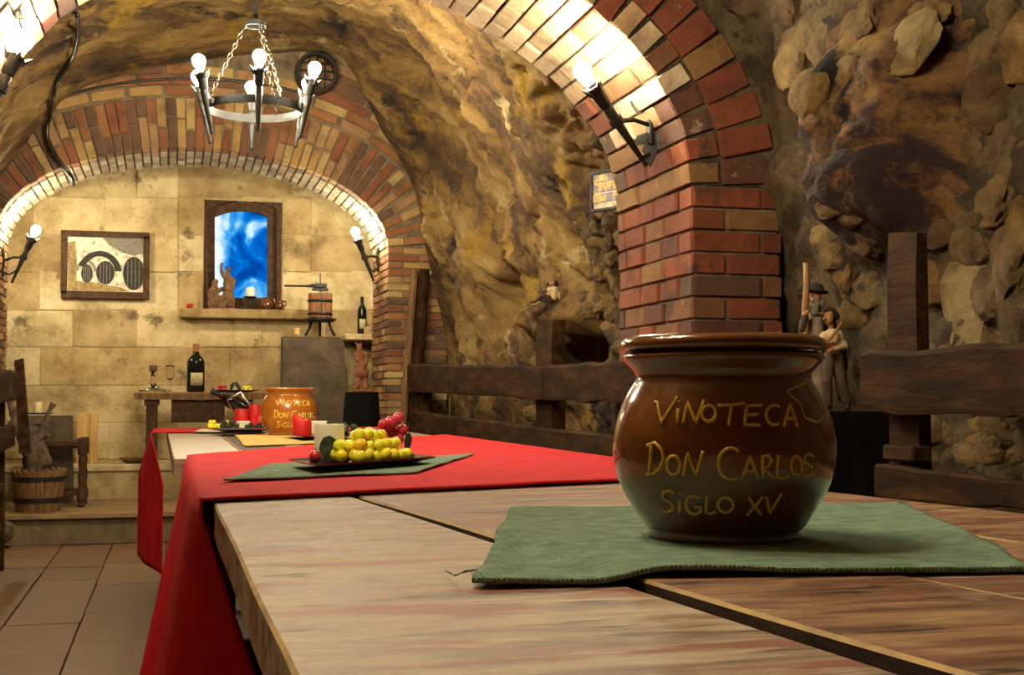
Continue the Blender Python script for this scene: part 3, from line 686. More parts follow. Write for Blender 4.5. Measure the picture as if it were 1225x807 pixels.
def chandelier(c, top, label, n=6, a0=-PI / 2, glow='bulb_glow'):
    root = thing('chandelier', c, label, 'chandelier', None); c = Vector(c)
    rg = []
    Rr = .225
    MB().lathe([(Rr - .006, -.02), (Rr, -.02), (Rr, .02), (Rr - .006, .02), (Rr - .006, -.02)], c, 40, None, False).build('ring', 'iron', root, smooth=True, angle=.6)
    for k in range(n):
        a = a0 + 2 * PI * k / n; d = Vector((math.cos(a), math.sin(a), 0))
        torch(root, c + d * .235 + Vector((0, 0, -.14)), c + d * .292 + Vector((0, 0, .115)), glow)
        MB().rbox(c + d * .234, (.02, .02, .03), .003, Matrix.Rotation(a, 3, 'Z')).build('clamp', 'iron', root)
    hub = c + Vector((0, 0, .405))
    MB().lathe([(.044, -.012), (.05, -.012), (.05, .012), (.044, .012), (.044, -.012)], hub, 20, None, False).build('hub_ring', 'iron', root, smooth=True, angle=.6)
    hb = MB()
    for k in range(3):
        a = a0 + .5 + 2 * PI * k / 3; d = Vector((math.cos(a), math.sin(a), 0)); hb.tube([hub + d * .046, hub + d * .01 + Vector((0, 0, .03))], .004, 6)
    hb.build('hub_arms', 'iron', root)
    MB().tube([hub + Vector((0, 0, .02)), hub + Vector((0, 0, .06)), hub + Vector((0, 0, .13)), Vector((hub.x, hub.y, top))], [.014, .011, .006, .006], 8).build('rod', 'iron', root)
    for k in range(3):
        a = a0 + .5 + 2 * PI * k / 3; d = Vector((math.cos(a), math.sin(a), 0)); chain(root, hub + d * .046, c + d * .222 + Vector((0, 0, .02)))
    return root
CH = onY(305, 130, 6.2)
chandelier(CH, 3.35, 'black iron ring chandelier with torch-shaped bulbs hanging on chains before the far brick arch')
chandelier(Vector((-.1, 1.9, 2.3)), 3.1, 'black iron ring chandelier with torch-shaped bulbs hanging above the lidded brown jar', glow='bulb_dim')
def sconce(bulb, tip, plate, normal, label, leafscale=1.0, facing=None):
    bulb = Vector(bulb); tip = Vector(tip); plate = Vector(plate); normal = Vector(normal).normalized()
    root = thing('wall_sconce', plate, label, 'wall lamp', 'torch sconces on the arches')
    ax = (bulb - tip).normalized(); crown = bulb - ax * .06; mid = tip.lerp(crown, .55)
    torch(root, tip, crown)
    normal = Vector(facing).normalized() if facing else normal; wd_ = Vector((0, 0, 1)).cross(normal).normalized(); M = Matrix((wd_, normal.cross(wd_), normal)).transposed(); s = leafscale
    def leafp(c, L, wd, ang):
        pr = [(0, 0), (wd * .5, L * .18), (wd, L * .5), (wd * .45, L * .8), (0, L), (-wd * .45, L * .8), (-wd, L * .5), (-wd * .5, L * .18)]
        ca, sa = math.cos(ang), math.sin(ang)
        return [c + M @ Vector((x * ca - y * sa, x * sa + y * ca, 0)) for x, y in pr]
    pm = MB(); th = normal * .008
    for (oy, oz, L, wd, an) in ((0, .02, .085, .020, 0), (0, -.02, .085, .020, PI), (.004, .03, .06, .015, -.95), (-.004, .03, .06, .015, .95), (.004, -.02, .05, .013, -2.2), (-.004, -.02, .05, .013, 2.2)):
        pm.prism(leafp(plate + M @ Vector((oy * s, oz * s, 0)), L * s, wd * s, an), th)
    pm.rbox(plate + normal * .006, (.014, .03 * s, .1 * s), .003, None); pm.build('back_plate', 'iron', root)
    arm = MB().tube([plate + normal * .005, plate.lerp(mid, .5) + Vector((0, 0, .012)), mid], .008, 8)
    lo = tip.lerp(crown, .3); pl = plate + Vector((0, 0, -.07 * s))
    arm.tube([pl, pl.lerp(lo, .4) + Vector((0, 0, -.03)), pl.lerp(lo, .8) + Vector((0, 0, -.015)), lo], .006, 8)
    arm.build('arm', 'iron', root)
    MB().lathe([(.017, -.012), (.024, -.012), (.024, .012), (.017, .012)], mid, 12, frame_of(ax), False).build('collar', 'iron', root)
    return root
def pier_point(px, py):
    d = ray(px, py); lo = 1.0; best = None
    for k in range(2000):                       # walk along the ray until it meets pier or vault of the near arch
        t = 3.2 + k * .001; P = CAM + d * t
        if P.z < NZS:
            if P.x > NXR: return P
        else:
            if ((P.x - NE[0]) / NE[3]) ** 2 + ((P.z - NZS) / NE[4]) ** 2 > 1: return P
    return onX(px, py, NXR)
pp = pier_point(778, 150)
sconce(onY(697, 85, pp.y - .12), onY(771, 195, pp.y - .02), pp, (-1, 0, 0), 'black iron torch sconce with leaf plate on the red brick pier', 1.35, (-.6, -.8, 0))
sconce(onY(425, 277, 8.88), onY(446, 334, 8.92), Vector((FXR, 8.98, onY(450, 308, 8.98).z)), (-1, 0, 0), 'black iron torch sconce on brick jamb above the bottle shelf')
sconce(onY(43, 275, 8.9), onY(15, 336, 8.92), Vector((FXL, 8.95, onY(12, 312, 8.95).z)), (1, 0, 0), 'black iron torch sconce on brick jamb beside the framed barrel picture')
lb = onY(29, 48, 4.25); lt = onY(-22, 150, 4.22); xs_ = NE[0] - NE[2] * math.sqrt(max(0, 1 - ((lt.z + .12 - NZS) / NE[4]) ** 2))
sconce(lb, lt, Vector((xs_, 4.25, lt.z + .12)), (1, 0, -.5), 'black iron torch sconce under the near brick vault beside steel conduits', 1.1)
# steel conduits and a blue bottle-shaped clip near that sconce
root = thing('conduit', onY(18, 10, 4.12), 'pair of bright steel conduits running down the near brick vault', 'pipe')
def vault_pt(px, py, Y, gap=.02):
    P = onY(px, py, Y); return P
for dx in (0, 9): MB().tube([onY(6 + dx, -40, 4.10), onY(10 + dx, -8, 4.12), onY(19 + dx * .7, 20, 4.15)], .006, 8).build('pipe', 'steel', root, smooth=True)
MB().tube([onY(22, 21, 4.15), onY(26, 34, 4.17)], .004, 8).build('stem', 'steel', root)
MB().rbox(onY(21, 21, 4.15), (.04, .02, .016), .003).build('clip', 'steel', root)
# black cable along the left rock and across the far arch
cabp = [(88, 14), (90, 34), (86, 56), (80, 74), (68, 92), (60, 112), (55, 134), (56, 160), (62, 180), (74, 196)]
cpts = []
for (px, py) in cabp:
    h = hit(px, py)
    if h is None: cpts.append(onY(px, py, 8.55))
    else: cpts.append(h[0] + h[1] * .03)
cpts = [p if p.y < 8.57 else Vector((p.x, 8.56, p.z)) for p in cpts] + [onY(86, 212, 8.58), onY(88, 222, 8.75)]
sm = []
for i in range(len(cpts) - 1):
    a = cpts[max(i - 1, 0)]; b_ = cpts[i]; c_ = cpts[i + 1]; d_ = cpts[min(i + 2, len(cpts) - 1)]
    for f in (0, .25, .5, .75): sm.append(.5 * (2 * b_ + (c_ - a) * f + (2 * a - 5 * b_ + 4 * c_ - d_) * f * f + (3 * b_ - a - 3 * c_ + d_) * f ** 3))
sm.append(cpts[-1])
tag(MB().tube(sm, .013, 8).build('cable', 'rubber', smooth=True), 'thick glossy black cable snaking down rock onto the far brick arch', 'cable')
# thin cable along the top of the far brick ring
arcp = []
for k in range(30):
    t = PI * (.34 + .60 * k / 29); P, N = ell(*FE, t); q = P + N * (RING + .15 - .10 * (k / 29)); arcp.append(Vector((q.x, FY0 - .012, q.z)))
tag(MB().tube(arcp, .009, 6).build('cable', 'rubber', smooth=True), 'thin black cable following the curve of the far brick arch', 'cable')
# round cage lamp above the far arch
rc = onY(378, 88, FY0 - .07); root = thing('cage_lamp', rc, 'round black iron cage fixture on bricks above the far arch', 'wall lamp')
MY = Matrix.Rotation(PI / 2, 3, 'X')
MB().lathe([(.10, -.07), (.135, -.07), (.14, .02), (.135, .06), (.115, .06), (.118, -.05), (.10, -.07)], rc, 28, MY, False).build('rim', 'iron', root, smooth=True, angle=.6)
MB().lathe([(1e-7, -.03), (.118, -.03)], rc, 28, MY, False).build('back_disc', 'clay_brown', root)
bars = MB()
for k in (-.05, 0, .05):
    hw = math.sqrt(.118 ** 2 - k * k); bars.tube([rc + Vector((k, -.055, -hw)), rc + Vector((k, -.075, 0)), rc + Vector((k, -.055, hw))], .006, 6); bars.tube([rc + Vector((-hw, -.055, k)), rc + Vector((0, -.075, k)), rc + Vector((hw, -.055, k))], .006, 6)
bars.build('cage', 'iron', root)

# ------------------------------------------------------------------ tables
TZ = .75
def board(root, x0a, x0b, x1a, x1b, ya, yb, mat, th=.045, dz=0, n=14, amp=.0014, inner=False, dz1=None):
    """plank from ya to yb, edges x0a->x0b and x1a->x1b, top edges coloured as if lit yellow"""
    o = Vector((R() * 9, R() * 9, 0)); mb = MB(); vv = []; fs = []
    for j in range(n + 1):
        f = j / n; y = ya + (yb - ya) * f; a = x0a + (x0b - x0a) * f; b = x1a + (x1b - x1a) * f
        a += amp * noise.noise(Vector((3, y * 5, 0)) + o); b += amp * noise.noise(Vector((7, y * 5, 0)) + o)
        zt = TZ + dz + ((dz if dz1 is None else dz1) - dz) * f + .0012 * noise.noise(Vector((0, y * 4, 5)) + o); c = .0028
        vv += [(a, y, zt - th), (a, y, zt - c), (a + c, y, zt), (b - c, y, zt), (b, y, zt - c), (b, y, zt - th)]
    for j in range(n):
        for k in range(6): fs.append((j * 6 + k, j * 6 + (k + 1) % 6, (j + 1) * 6 + (k + 1) % 6, (j + 1) * 6 + k))
    fs += [tuple(range(6)), tuple(reversed(range(n * 6, n * 6 + 6)))]
    ob = mb.add(vv, fs).build('plank', mat, root); ob.data.materials.append(MAT['lit_edge'])
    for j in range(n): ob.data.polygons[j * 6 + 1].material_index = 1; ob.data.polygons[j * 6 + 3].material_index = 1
    ob.data.materials.append(MAT['dark_wood'])
    if inner:
        for j in range(n): ob.data.polygons[j * 6].material_index = 2; ob.data.polygons[j * 6 + 4].material_index = 2  # shade of the gaps painted on the inner plank sides
    return ob
def trestle(root, xc, y, wd):
    for s in (-1, 1):
        x = xc + s * wd / 2
        MB().rbox((x, y, .34), (.075, .075, .68), .006).build('leg', 'dark_wood', root)
    MB().rbox((xc, y, .675), (wd + .1, .07, .05), .005).build('bearer', 'dark_wood', root)
    MB().rbox((xc, y, .2), (wd, .04, .06), .005).build('stretcher', 'dark_wood', root)
ta = thing('plank_table', (.55, 1.7, 0), 'long weathered plank table under the lidded brown jar and red cloth', 'table')
A0, A1 = .35, 3.25
def lx(a, b, y): return a + (b - a) * (y - .7) / (1.95 - .7)     # joints splay: measured at y = .7 and 1.95
J = [(.066, .060), (.385, .272), (.605, .46), (.86, .76), (1.10, 1.0)]
gaps = [0, .005, .0015, .001, 0]
mats_ = ['table_wood_pale', 'table_wood', 'table_wood', 'table_wood']
for k in range(4):
    a, b = J[k], J[k + 1]
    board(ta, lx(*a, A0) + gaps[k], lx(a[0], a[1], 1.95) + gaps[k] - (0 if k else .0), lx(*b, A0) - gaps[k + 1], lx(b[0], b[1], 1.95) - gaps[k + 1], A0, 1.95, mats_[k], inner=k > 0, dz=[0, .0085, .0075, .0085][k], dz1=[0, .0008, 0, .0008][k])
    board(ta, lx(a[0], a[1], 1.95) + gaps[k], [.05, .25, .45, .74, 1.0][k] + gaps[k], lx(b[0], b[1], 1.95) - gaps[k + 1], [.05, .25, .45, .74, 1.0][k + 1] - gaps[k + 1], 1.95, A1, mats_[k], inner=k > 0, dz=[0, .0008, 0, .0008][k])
for y in (.8, 2.7): trestle(ta, .55, y, .7)
tb = thing('plank_table', (.5, 4.8, 0), 'grey weathered plank table under the open brown jar at the step', 'table')
B0, B1 = 3.27, 6.25
XB = [(.005, -.02), (.19, .19), (.34, .33), (.6, .6), (.82, .82), (1.02, 1.0)]
for k in range(5):
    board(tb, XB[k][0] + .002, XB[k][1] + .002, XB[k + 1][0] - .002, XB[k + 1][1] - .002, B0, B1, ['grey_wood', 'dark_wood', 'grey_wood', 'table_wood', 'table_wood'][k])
for y in (3.7, 5.9): trestle(tb, .5, y, .72)

# ------------------------------------------------------------------ red cloths
def tablecloth(name, label, fl, bl, fr, br, xl, xr, dropL, dropR, foldf, inward, group=None, ny=60, rpd=.45, fa=.085, ztop=(.0012, .0012)):
    """fl, bl, fr, br: y of the cloth's front and back edge at the left and right table edge"""
    mb = MB(); zl_ = TZ + ztop[0] + .0035; zr_ = TZ + ztop[1] + .0035; nL, nT, nR = 26, 36, 12; z0 = zl_
    def P(i, v):
        if i < nL:
            s = 1 - i / nL; y = fl + (bl - fl) * v; d = dropL * s; rp_ = min(d / rpd, 1)
            f = .68 * (.5 + .5 * math.cos((y - fl - .22) * foldf)) + .32 * (.5 + .5 * math.cos((y - fl - .1) * foldf * 2.7))
            x = xl - .008 * min(d / .02, 1) - rp_ * (.012 + fa * f) + inward * rp_ * math.exp(-((y - fl) / .13) ** 2)
            yy_ = y + rp_ * (.05 * math.sin(y * foldf * 1.0 + 1.2)) - .10 * rp_ * math.exp(-((y - fl) / .10) ** 2)
            return Vector((x, yy_, z0 - d - .03 * s * math.sin(y * 5)))
        if i <= nL + nT:
            s = (i - nL) / nT; x = xl + (xr - xl) * s; s2 = s
            y = (fl + (fr - fl) * s2) * (1 - v) + (bl + (br - bl) * s2) * v
            return Vector((x, y + .006 * noise.noise(Vector((x * 9, v * 3, 1))), zl_ + (zr_ - zl_) * min(max((x - .24) / .05, 0), 1) + .001 * (.5 + noise.noise(Vector((x * 6, y * 6, 0))))))
        s = (i - nL - nT) / nR; y = fr + (br - fr) * v; d = dropR * s
        return Vector((xr + .01 + .03 * s * (1 + math.sin(y * foldf)), y, zr_ - d))
    n = nL + nT + nR + 1
    mb.add([P(i, j / (ny - 1)) for j in range(ny) for i in range(n)], [(j * n + i, j * n + i + 1, (j + 1) * n + i + 1, (j + 1) * n + i) for j in range(ny - 1) for i in range(n - 1)])
    o = mb.build(name, 'red_cloth', smooth=True); solid(o, .004, 0); return tag(o, label, 'tablecloth', group)
q1 = onZ(257, 602, TZ); q2 = onZ(732, 576, TZ); q3 = onZ(225, 547, TZ); q4 = onZ(490, 522, TZ)
tablecloth('tablecloth', 'red cloth draped over the table under the green napkin and grape plate', q1.y, q3.y, q2.y + .05, q4.y, .042, 1.025, .62, .35, 7.5, .20, ztop=(.0012, .0022))
q1 = onZ(186, 518.4, TZ)
tablecloth('tablecloth', 'red cloth draped over the table end near the wooden step', q1.y, 6.2, q1.y + .3, 6.24, -.075, 1.03, .56, .35, 11, .07, rpd=.2, fa=.045)

# ------------------------------------------------------------------ mats
def mat_cloth(name, label, cat, px, mat, z, th=.0035, amp=.004, n=44, group=None, ragged=.004, lift=None):
    """quadrilateral cloth; px = four pixel corners, ordered front left, front right, back right, back left"""
    c = [onZ(x, y, z) for x, y in px]; mb = MB()
    def fn(u, v):
        a = c[0].lerp(c[1], u); b = c[3].lerp(c[2], u); p = a.lerp(b, v)
        e = min(u, v, 1 - u, 1 - v)
        w_ = ragged * (noise.noise(p * 14) + .6 * noise.noise(p * 40)) if e < .02 else 0
        zz = z + .001 + amp * max(0, noise.noise(Vector((p.x * 7, p.y * 7, 3))) + .35) * 1.4 * max(0, 1 - e / .16)
        if lift: zz += lift(p)
        return Vector((p.x + w_, p.y + w_, zz))
    mb.grid(fn, n, n); o = mb.build(name, mat, smooth=True); solid(o, th, 0); return tag(o, label, cat, group)
T1 = TZ + .0083
def pix_of(P):
    d = P - CAM; return 612.5 + F * d.dot(_r) / d.dot(_f), 403.5 - F * d.dot(_u) / d.dot(_f)
def mat_drop(p):
    x = lx(.385, .272, p.y); f = min(max((x + .02 - p.x) / .05, 0), 1); return -.0068 * f * f * (3 - 2 * f)
mat_cloth('place_mat', 'green burlap place mat under the lidded brown jar', 'place mat', [(566, 691), (1236, 682), (1078, 605), (612, 611)], 'green_cloth', T1, .004, .006, 70, lift=mat_drop)
mat_cloth('napkin', 'green burlap napkin under the black plate of yellow grapes', 'napkin', [(268, 576), (500, 566), (566, 544), (322, 556)], 'green_cloth', TZ + .0092, .003, .003, 40)
mat_cloth('napkin', 'yellow ochre napkin under the open brown jar', 'napkin', [(293, 534), (420, 529), (388, 517.6), (280, 519.4)], 'yellow_cloth', TZ + .0022, .003, .0015, 30)
mat_cloth('napkin', 'cream napkin under the black plate with red candles at table end', 'napkin', [(232, 516.6), (320, 515.5), (318, 512.6), (240, 513.5)], 'cream_cloth', TZ + .0078, .003, .0015, 24)
# loose thread of the place mat
tp = [onZ(570, 687, T1) + Vector((0, 0, .004)), onZ(555, 688, T1) + Vector((0, 0, .003)), onZ(545, 691, T1) + Vector((0, 0, .002)), onZ(533, 688, TZ) + Vector((0, 0, .004))]
tag(MB().tube(tp, .0009, 5).build('thread', 'green_cloth'), 'loose green thread at the corner of the burlap place mat', 'thread')

# ------------------------------------------------------------------ jars
jb = onZ(866, 641, T1 + .0032); PPM = F / (jb - CAM).dot(_f)      # reference pixels per metre on the lidded jar
JP = [(92, 642), (94, 638), (91, 634), (96, 629), (109, 610), (122, 589), (129, 572), (133, 556), (134.5, 538), (134, 526), (130, 504), (124, 487), (117, 473), (110, 462), (105.5, 455), (106, 449), (112, 441), (119, 434), (122.5, 430), (122, 427)]
JPR = [(r_ * .985 / PPM, (642 - y) / PPM) for r_, y in JP]
def jar_r(z):
    for (r0, z0), (r1, z1) in zip(JPR[:-1], JPR[1:]):
        if z0 <= z <= z1: return r0 + (r1 - r0) * (z - z0) / max(z1 - z0, 1e-6)
    return JPR[-1][0]
def arcs(cx, cy, rx, ry, a0, a1, n=9): return [(cx + rx * math.cos(a0 + (a1 - a0) * k / n), cy + ry * math.sin(a0 + (a1 - a0) * k / n)) for k in range(n + 1)]
GL = {
 'V': [[(0, 1.0), (.10, .98), (.30, .02), (1.0, 1.25)]], 'i': [[(.5, .62), (.35, 0)], [(.62, .98), (.56, .90)]],
 'N': [[(0, 0), (.22, .95), (.62, .02), (1, 1.05)]], 'O': [arcs(.5, .5, .5, .5, 1.8, 1.8 + 2 * PI, 14)],
 'T': [[(0, .92), (.5, .96), (1, 1.05)], [(.50, .96), (.40, 0)]], 'E': [[(.95, 1.02), (.20, .98), (.05, .02), (.85, .0)], [(.14, .5), (.75, .55)]],
 'C': [arcs(.55, .5, .55, .52, .9, 5.2, 12)], 'A': [[(0, 0), (.50, 1), (1, -.02)], [(.20, .34), (.85, .36)]],
 'D': [[(.25, .92), (.10, .02)], [(0, .90), (.45, 1.0), (.85, .80), (1, .5), (.75, .18), (.35, .02), (-.05, -.03)]],
 'R': [[(.15, 0), (.12, .95)], [(0, .92), (.6, 1), (.85, .75), (.55, .48), (.15, .45), (1, 0)]], 'L': [[(.2, 1), (.05, .05), (.5, .0), (1, .12)]],
 'S': [[(1, .88), (.65, 1.02), (.15, .92), (.12, .65), (.5, .52), (.85, .35), (.80, .08), (.35, -.04), (0, .10)]],
 'G': [arcs(.5, .5, .5, .52, .8, 5.6, 12) + [(.95, .42), (.55, .40)]], 'X': [[(.1, 1), (.9, 0)], [(1, 1.05), (0, 0)]],
}
def cr(x, s=2.69, o=690): return x / s + o
LIDR = 123.5 / PPM
TXT = []
for ch, x0, x1, y0, y1 in [('V', 245, 320, 275, 342), ('i', 314, 330, 270, 342), ('N', 338, 405, 272, 342), ('O', 397, 442, 285, 336), ('T', 447, 535, 280, 348), ('E', 528, 590, 285, 346), ('C', 600, 648, 285, 345), ('A', 655, 700, 280, 352),
        ('D', 220, 275, 405, 505), ('O', 284, 328, 445, 504), ('N', 338, 402, 432, 506), ('C', 448, 522, 420, 514), ('A', 522, 574, 445, 514), ('R', 582, 620, 440, 512), ('L', 628, 668, 440, 514), ('O', 676, 712, 445, 505), ('S', 715, 750, 440, 508),
        ('S', 264, 308, 558, 628), ('i', 318, 334, 562, 628), ('G', 345, 396, 572, 632), ('L', 405, 440, 570, 628), ('O', 446, 494, 574, 624), ('X', 538, 588, 575, 634), ('V', 594, 648, 575, 630)]:
    for st in GL[ch]:
        TXT.append([(cr(x0 + (x1 - x0) * x) - 862.5, 380 + (y1 - (y1 - y0) * y) / 2.69) for x, y in st])
def jar(base, label, lid, glaze, slip, turn=0.0, tw=.0017):
    base = Vector(base); root = thing('clay_jar', base, label, 'jar')
    inner = [(r_ - .008, z) for r_, z in reversed(JPR[3:])]
    body = MB().lathe(JPR + [(JPR[-1][0] - .004, JPR[-1][1] + .003)] + inner + [(1e-7, .02)], base, 56, None, False).build('body', glaze, root, smooth=True)
    d = (CAM - base); face = math.atan2(d.y, d.x) + turn
    tx = MB()
    for st in TXT:
        out = []
        for i in range(len(st) - 1):
            (xa, ya), (xb, yb) = st[i], st[i + 1]
            k = max(1, int(math.hypot(xb - xa, yb - ya) / 5))
            out += [(xa + (xb - xa) * q / k, ya + (yb - ya) * q / k) for q in range(k)]
        out.append(st[-1]); P3 = []
        for x, y in out:
            x /= 1.07; y = 475 + (y - 475) / 1.06; z = (642 - y) / PPM; r_ = jar_r(z) + .0004; ph = math.asin(max(-.98, min(.98, x / PPM / r_)))
            a = face + ph; P3.append(base + Vector((r_ * math.cos(a), r_ * math.sin(a), z)))
        if len(P3) > 1: tx.tube(P3, tw, 6)
    tag(tx.build('lettering', slip, body, smooth=True), 'yellow hand-written words VINOTECA DON CARLOS SIGLO XV')
    if lid:
        zt = JPR[-1][1] + .004
        lp = [(1e-7, zt), (.90 * LIDR, zt), (.985 * LIDR, zt + .003), (LIDR, zt + .007), (.97 * LIDR, zt + .0125), (.89 * LIDR, zt + .0155), (.03, zt + .017), (1e-7, zt + .017)]
        MB().lathe(lp, base, 56, None, False).build('lid', glaze, root, smooth=True)
        # worn outline left by a removed sticker
        out = [(933, 470), (956, 460), (968, 478), (979, 496), (968, 505), (953, 499), (949, 484)]; P3 = []
        for i in range(len(out)):
            (xa, ya), (xb, yb) = out[i], out[(i + 1) % len(out)]
            for q in range(4):
                x, y = xa + (xb - xa) * q / 4 - 862.5, ya + (yb - ya) * q / 4; z = (642 - y) / PPM; r_ = jar_r(z) + .0003
                a = face + math.asin(max(-.97, min(.97, x / PPM / r_))); P3.append(base + Vector((r_ * math.cos(a), r_ * math.sin(a), z)))
        tag(MB().tube(P3, .0011, 5, closed=True).build('sticker_outline', slip, body), 'ragged outline of a removed sticker')
    return root
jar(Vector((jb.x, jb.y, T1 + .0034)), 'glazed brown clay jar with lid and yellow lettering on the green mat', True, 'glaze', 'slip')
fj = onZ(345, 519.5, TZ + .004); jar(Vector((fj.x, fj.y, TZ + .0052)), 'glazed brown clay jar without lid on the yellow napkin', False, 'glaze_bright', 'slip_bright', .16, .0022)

# ------------------------------------------------------------------ plates, candles, grapes
def plate(name, label, corners, z, h=.014, flat=.62, group=None):
    c = [Vector((p.x, p.y, z)) for p in corners]; ctr = sum(c, Vector()) / 4; mb = MB(); rings = []
    for s, zz in ((flat, 0), (flat, .003), (1.0, h), (1.0, h + .003), (flat, .006)):
        rings.append([ctr + (p - ctr) * s + Vector((0, 0, zz)) for p in c])
    vv = [p for r_ in rings for p in r_]
    fs = [(3, 2, 1, 0), (16, 17, 18, 19)]
    for i in range(4):
        for k in range(4): fs.append((i * 4 + k, i * 4 + (k + 1) % 4, (i + 1) * 4 + (k + 1) % 4, (i + 1) * 4 + k))
    return tag(mb.add(vv, fs).build(name, 'black_ceramic'), label, 'plate', group)
def quad_px(L, Fp, Rp, z):
    a, b, c = onZ(*L, z), onZ(*Fp, z), onZ(*Rp, z); return [a, b, c, a + c - b]
def candle(base, r_, h_, mat, label, lean=0, melted=False, group=None):
    base = Vector(base); root = thing('candle', base, label, 'candle', group)
    mb = MB(); n = 24; prof = [(r_ * .96, 0), (r_, .004), (r_, h_ - .005), (r_ * .93, h_), (r_ * .80, h_ - .003), (1e-7, h_ - .010)]
    mb.lathe(prof, base, n)
    if melted:
        for i, v in enumerate(mb.v):
            if v.z > base.z + h_ - .02: v.z += .35 * h_ * max(0, -math.cos(math.atan2(v.y - base.y, v.x - base.x))) ** 3
    mb.build('wax', mat, root, smooth=True, angle=.8); MB().tube([base + Vector((0, 0, h_ - .012)), base + Vector((.001, 0, h_ + .006))], .0012, 5).build('wick', 'candle_wick', root)
    return root
GM = {}
def grape(root, c, r_, mat):
    if mat not in GM:
        me = MB().sphere((0, 0, 0), 1.0, 16, 10).mesh('grape', Vector(), True, mat); GM[mat] = me
    o = bpy.data.objects.new('grape', GM[mat]); col.objects.link(o); o.parent = root
    o.matrix_local = Matrix.Translation(Vector(c) - wloc(root)) @ Matrix.Rotation(U(0, 3), 4, (R(), R(), R() + .1)) @ Matrix.Diagonal((r_, r_, r_ * U(1.0, 1.12), 1))
def bunch(base, ux, uy, spots, r_, mat, label, group=None, mats=None, stem=True):
    """spots: (a, b, c) multiples of the grape radius along ux, uy and up"""
    base = Vector(base); root = thing('grape_bunch', base, label, 'grapes', group)
    ps = []
    for a, b, c in spots:
        p = base + ux * (a * r_) + uy * (b * r_) + Vector((0, 0, r_ + c * r_)); ps.append(p); grape(root, p, r_ * U(.92, 1.06), mat)
    if stem:
        st = MB()
        mid = sum(ps, Vector()) / len(ps)
        for p in ps[::3]: st.tube([mid - Vector((0, 0, r_ * .4)), mid.lerp(p, .5), p], .0014, 5)
        st.build('stalk', 'vine_wood', root)
    return root
def leaf(root_or_none, pts, label=None, nm='leaf', mat='leaf'):
    mb = MB(); c = sum((Vector(p) for p in pts), Vector()) / len(pts); n = len(pts)
    nrm = (Vector(pts[0]) - c).cross(Vector(pts[1]) - c).normalized()
    mb.add([c + nrm * .004] + [Vector(p) for p in pts], [(0, i + 1, (i + 1) % n + 1) for i in range(n)])
    o = mb.build(nm, mat, root_or_none); solid(o, .0012); return o
ZP = TZ + .0124
pc = quad_px((345, 551), (377, 558.5), (521, 548), ZP + .012); plate('plate', 'black angular plate heaped with yellow grapes on the green napkin', pc, ZP, .013)
ctr = sum(pc, Vector()) / 4; ex = (pc[2] - pc[1]).normalized(); ey = (pc[3] - pc[2]).normalized()
if ey.y < 0: ey = -ey
ZB = ZP + .0065
cb = onZ(396, 552, ZB); cr_ = .031
cb = Vector((cb.x, cb.y + .03, ZB))
cw = candle(cb, cr_, .076, 'wax_white', 'thick white candle with green leaf on the plate of yellow grapes')
lf = []
for a, b in [(-.5, -1), (.05, -1.02), (.42, -.75), (.62, -.2), (.55, .05), (.2, .55), (-.1, .75), (-.45, .6), (-.62, .2), (-.72, -.3)]:
    ang = math.atan2((CAM - cb).y, (CAM - cb).x) + .10 + a * .95; lf.append(cb + Vector((math.cos(ang) * (cr_ + .003 + (.004 if abs(a) > .5 else .001)), math.sin(ang) * (cr_ + .003), .034 + b * .026)))
leaf(cw, lf)
gr = .0132; ux = Vector((ex.x, ex.y, 0)).normalized(); uy = Vector((-ux.y, ux.x, 0)); 
if uy.y < 0: uy = -uy
gb = onZ(451, 552.5, ZB); sp = []
for lay, (n0, n1, h_) in enumerate(((-3.9, 8.4, 0), (-3.0, 6.8, 1.55), (-2.2, 4.6, 3.0))):
    for rw in range(4 - lay):
        k = n0 + (rw % 2) * .9
        while k <= n1:
            sp.append((k + U(-.4, .4), rw * 1.75 + lay * .9 + U(-.35, .35), h_ + U(-.25, .35))); k += 1.95
bunch(Vector((gb.x, gb.y + .005, ZB)), ux, uy, sp, gr, 'grape_yellow', 'big heap of yellow-green grapes on the black plate')
rsp = [(0, 0, 0), (2, .3, .2), (4, 0, 0), (5.8, .6, .4), (1, 1.6, 1.3), (3, 1.6, 1.5), (5, 1.4, 1.6), (2.1, .8, 2.9), (4.2, .9, 3.2), (6.6, .3, 1.9), (-1.6, .6, .3), (5.6, .4, 3.9)]
rb = onZ(466, 546.5, ZB); rr = bunch(Vector((rb.x - .02, rb.y + .005, ZB + .018)), ux, uy, rsp, gr * 1.02, 'grape_red', 'pink-red grapes behind the yellow grapes on the black plate')
c0 = rb + ux * .072 + Vector((0, .005, .032)); leaf(rr, [c0 + ux * (a * .018) + Vector((0, 0, b * .020)) for a, b in [(-.6, -1), (.3, -.9), (.8, -.2), (.9, .5), (.3, 1), (-.4, .8), (-.8, .1)]])
g1 = onZ(377, 553.5, ZB); r1 = thing('grape', Vector((g1.x, g1.y, ZB)), 'single dark red grape beside the leaf candle', 'grape'); MB().sphere(Vector((g1.x, g1.y, ZB + .0125)), .0125, 14, 9).build('berry', 'grape_red', r1, smooth=True); MB().tube([Vector((g1.x, g1.y, ZB + .024)), Vector((g1.x + .001, g1.y, ZB + .029))], .001, 5).build('stalk', 'vine_wood', r1)

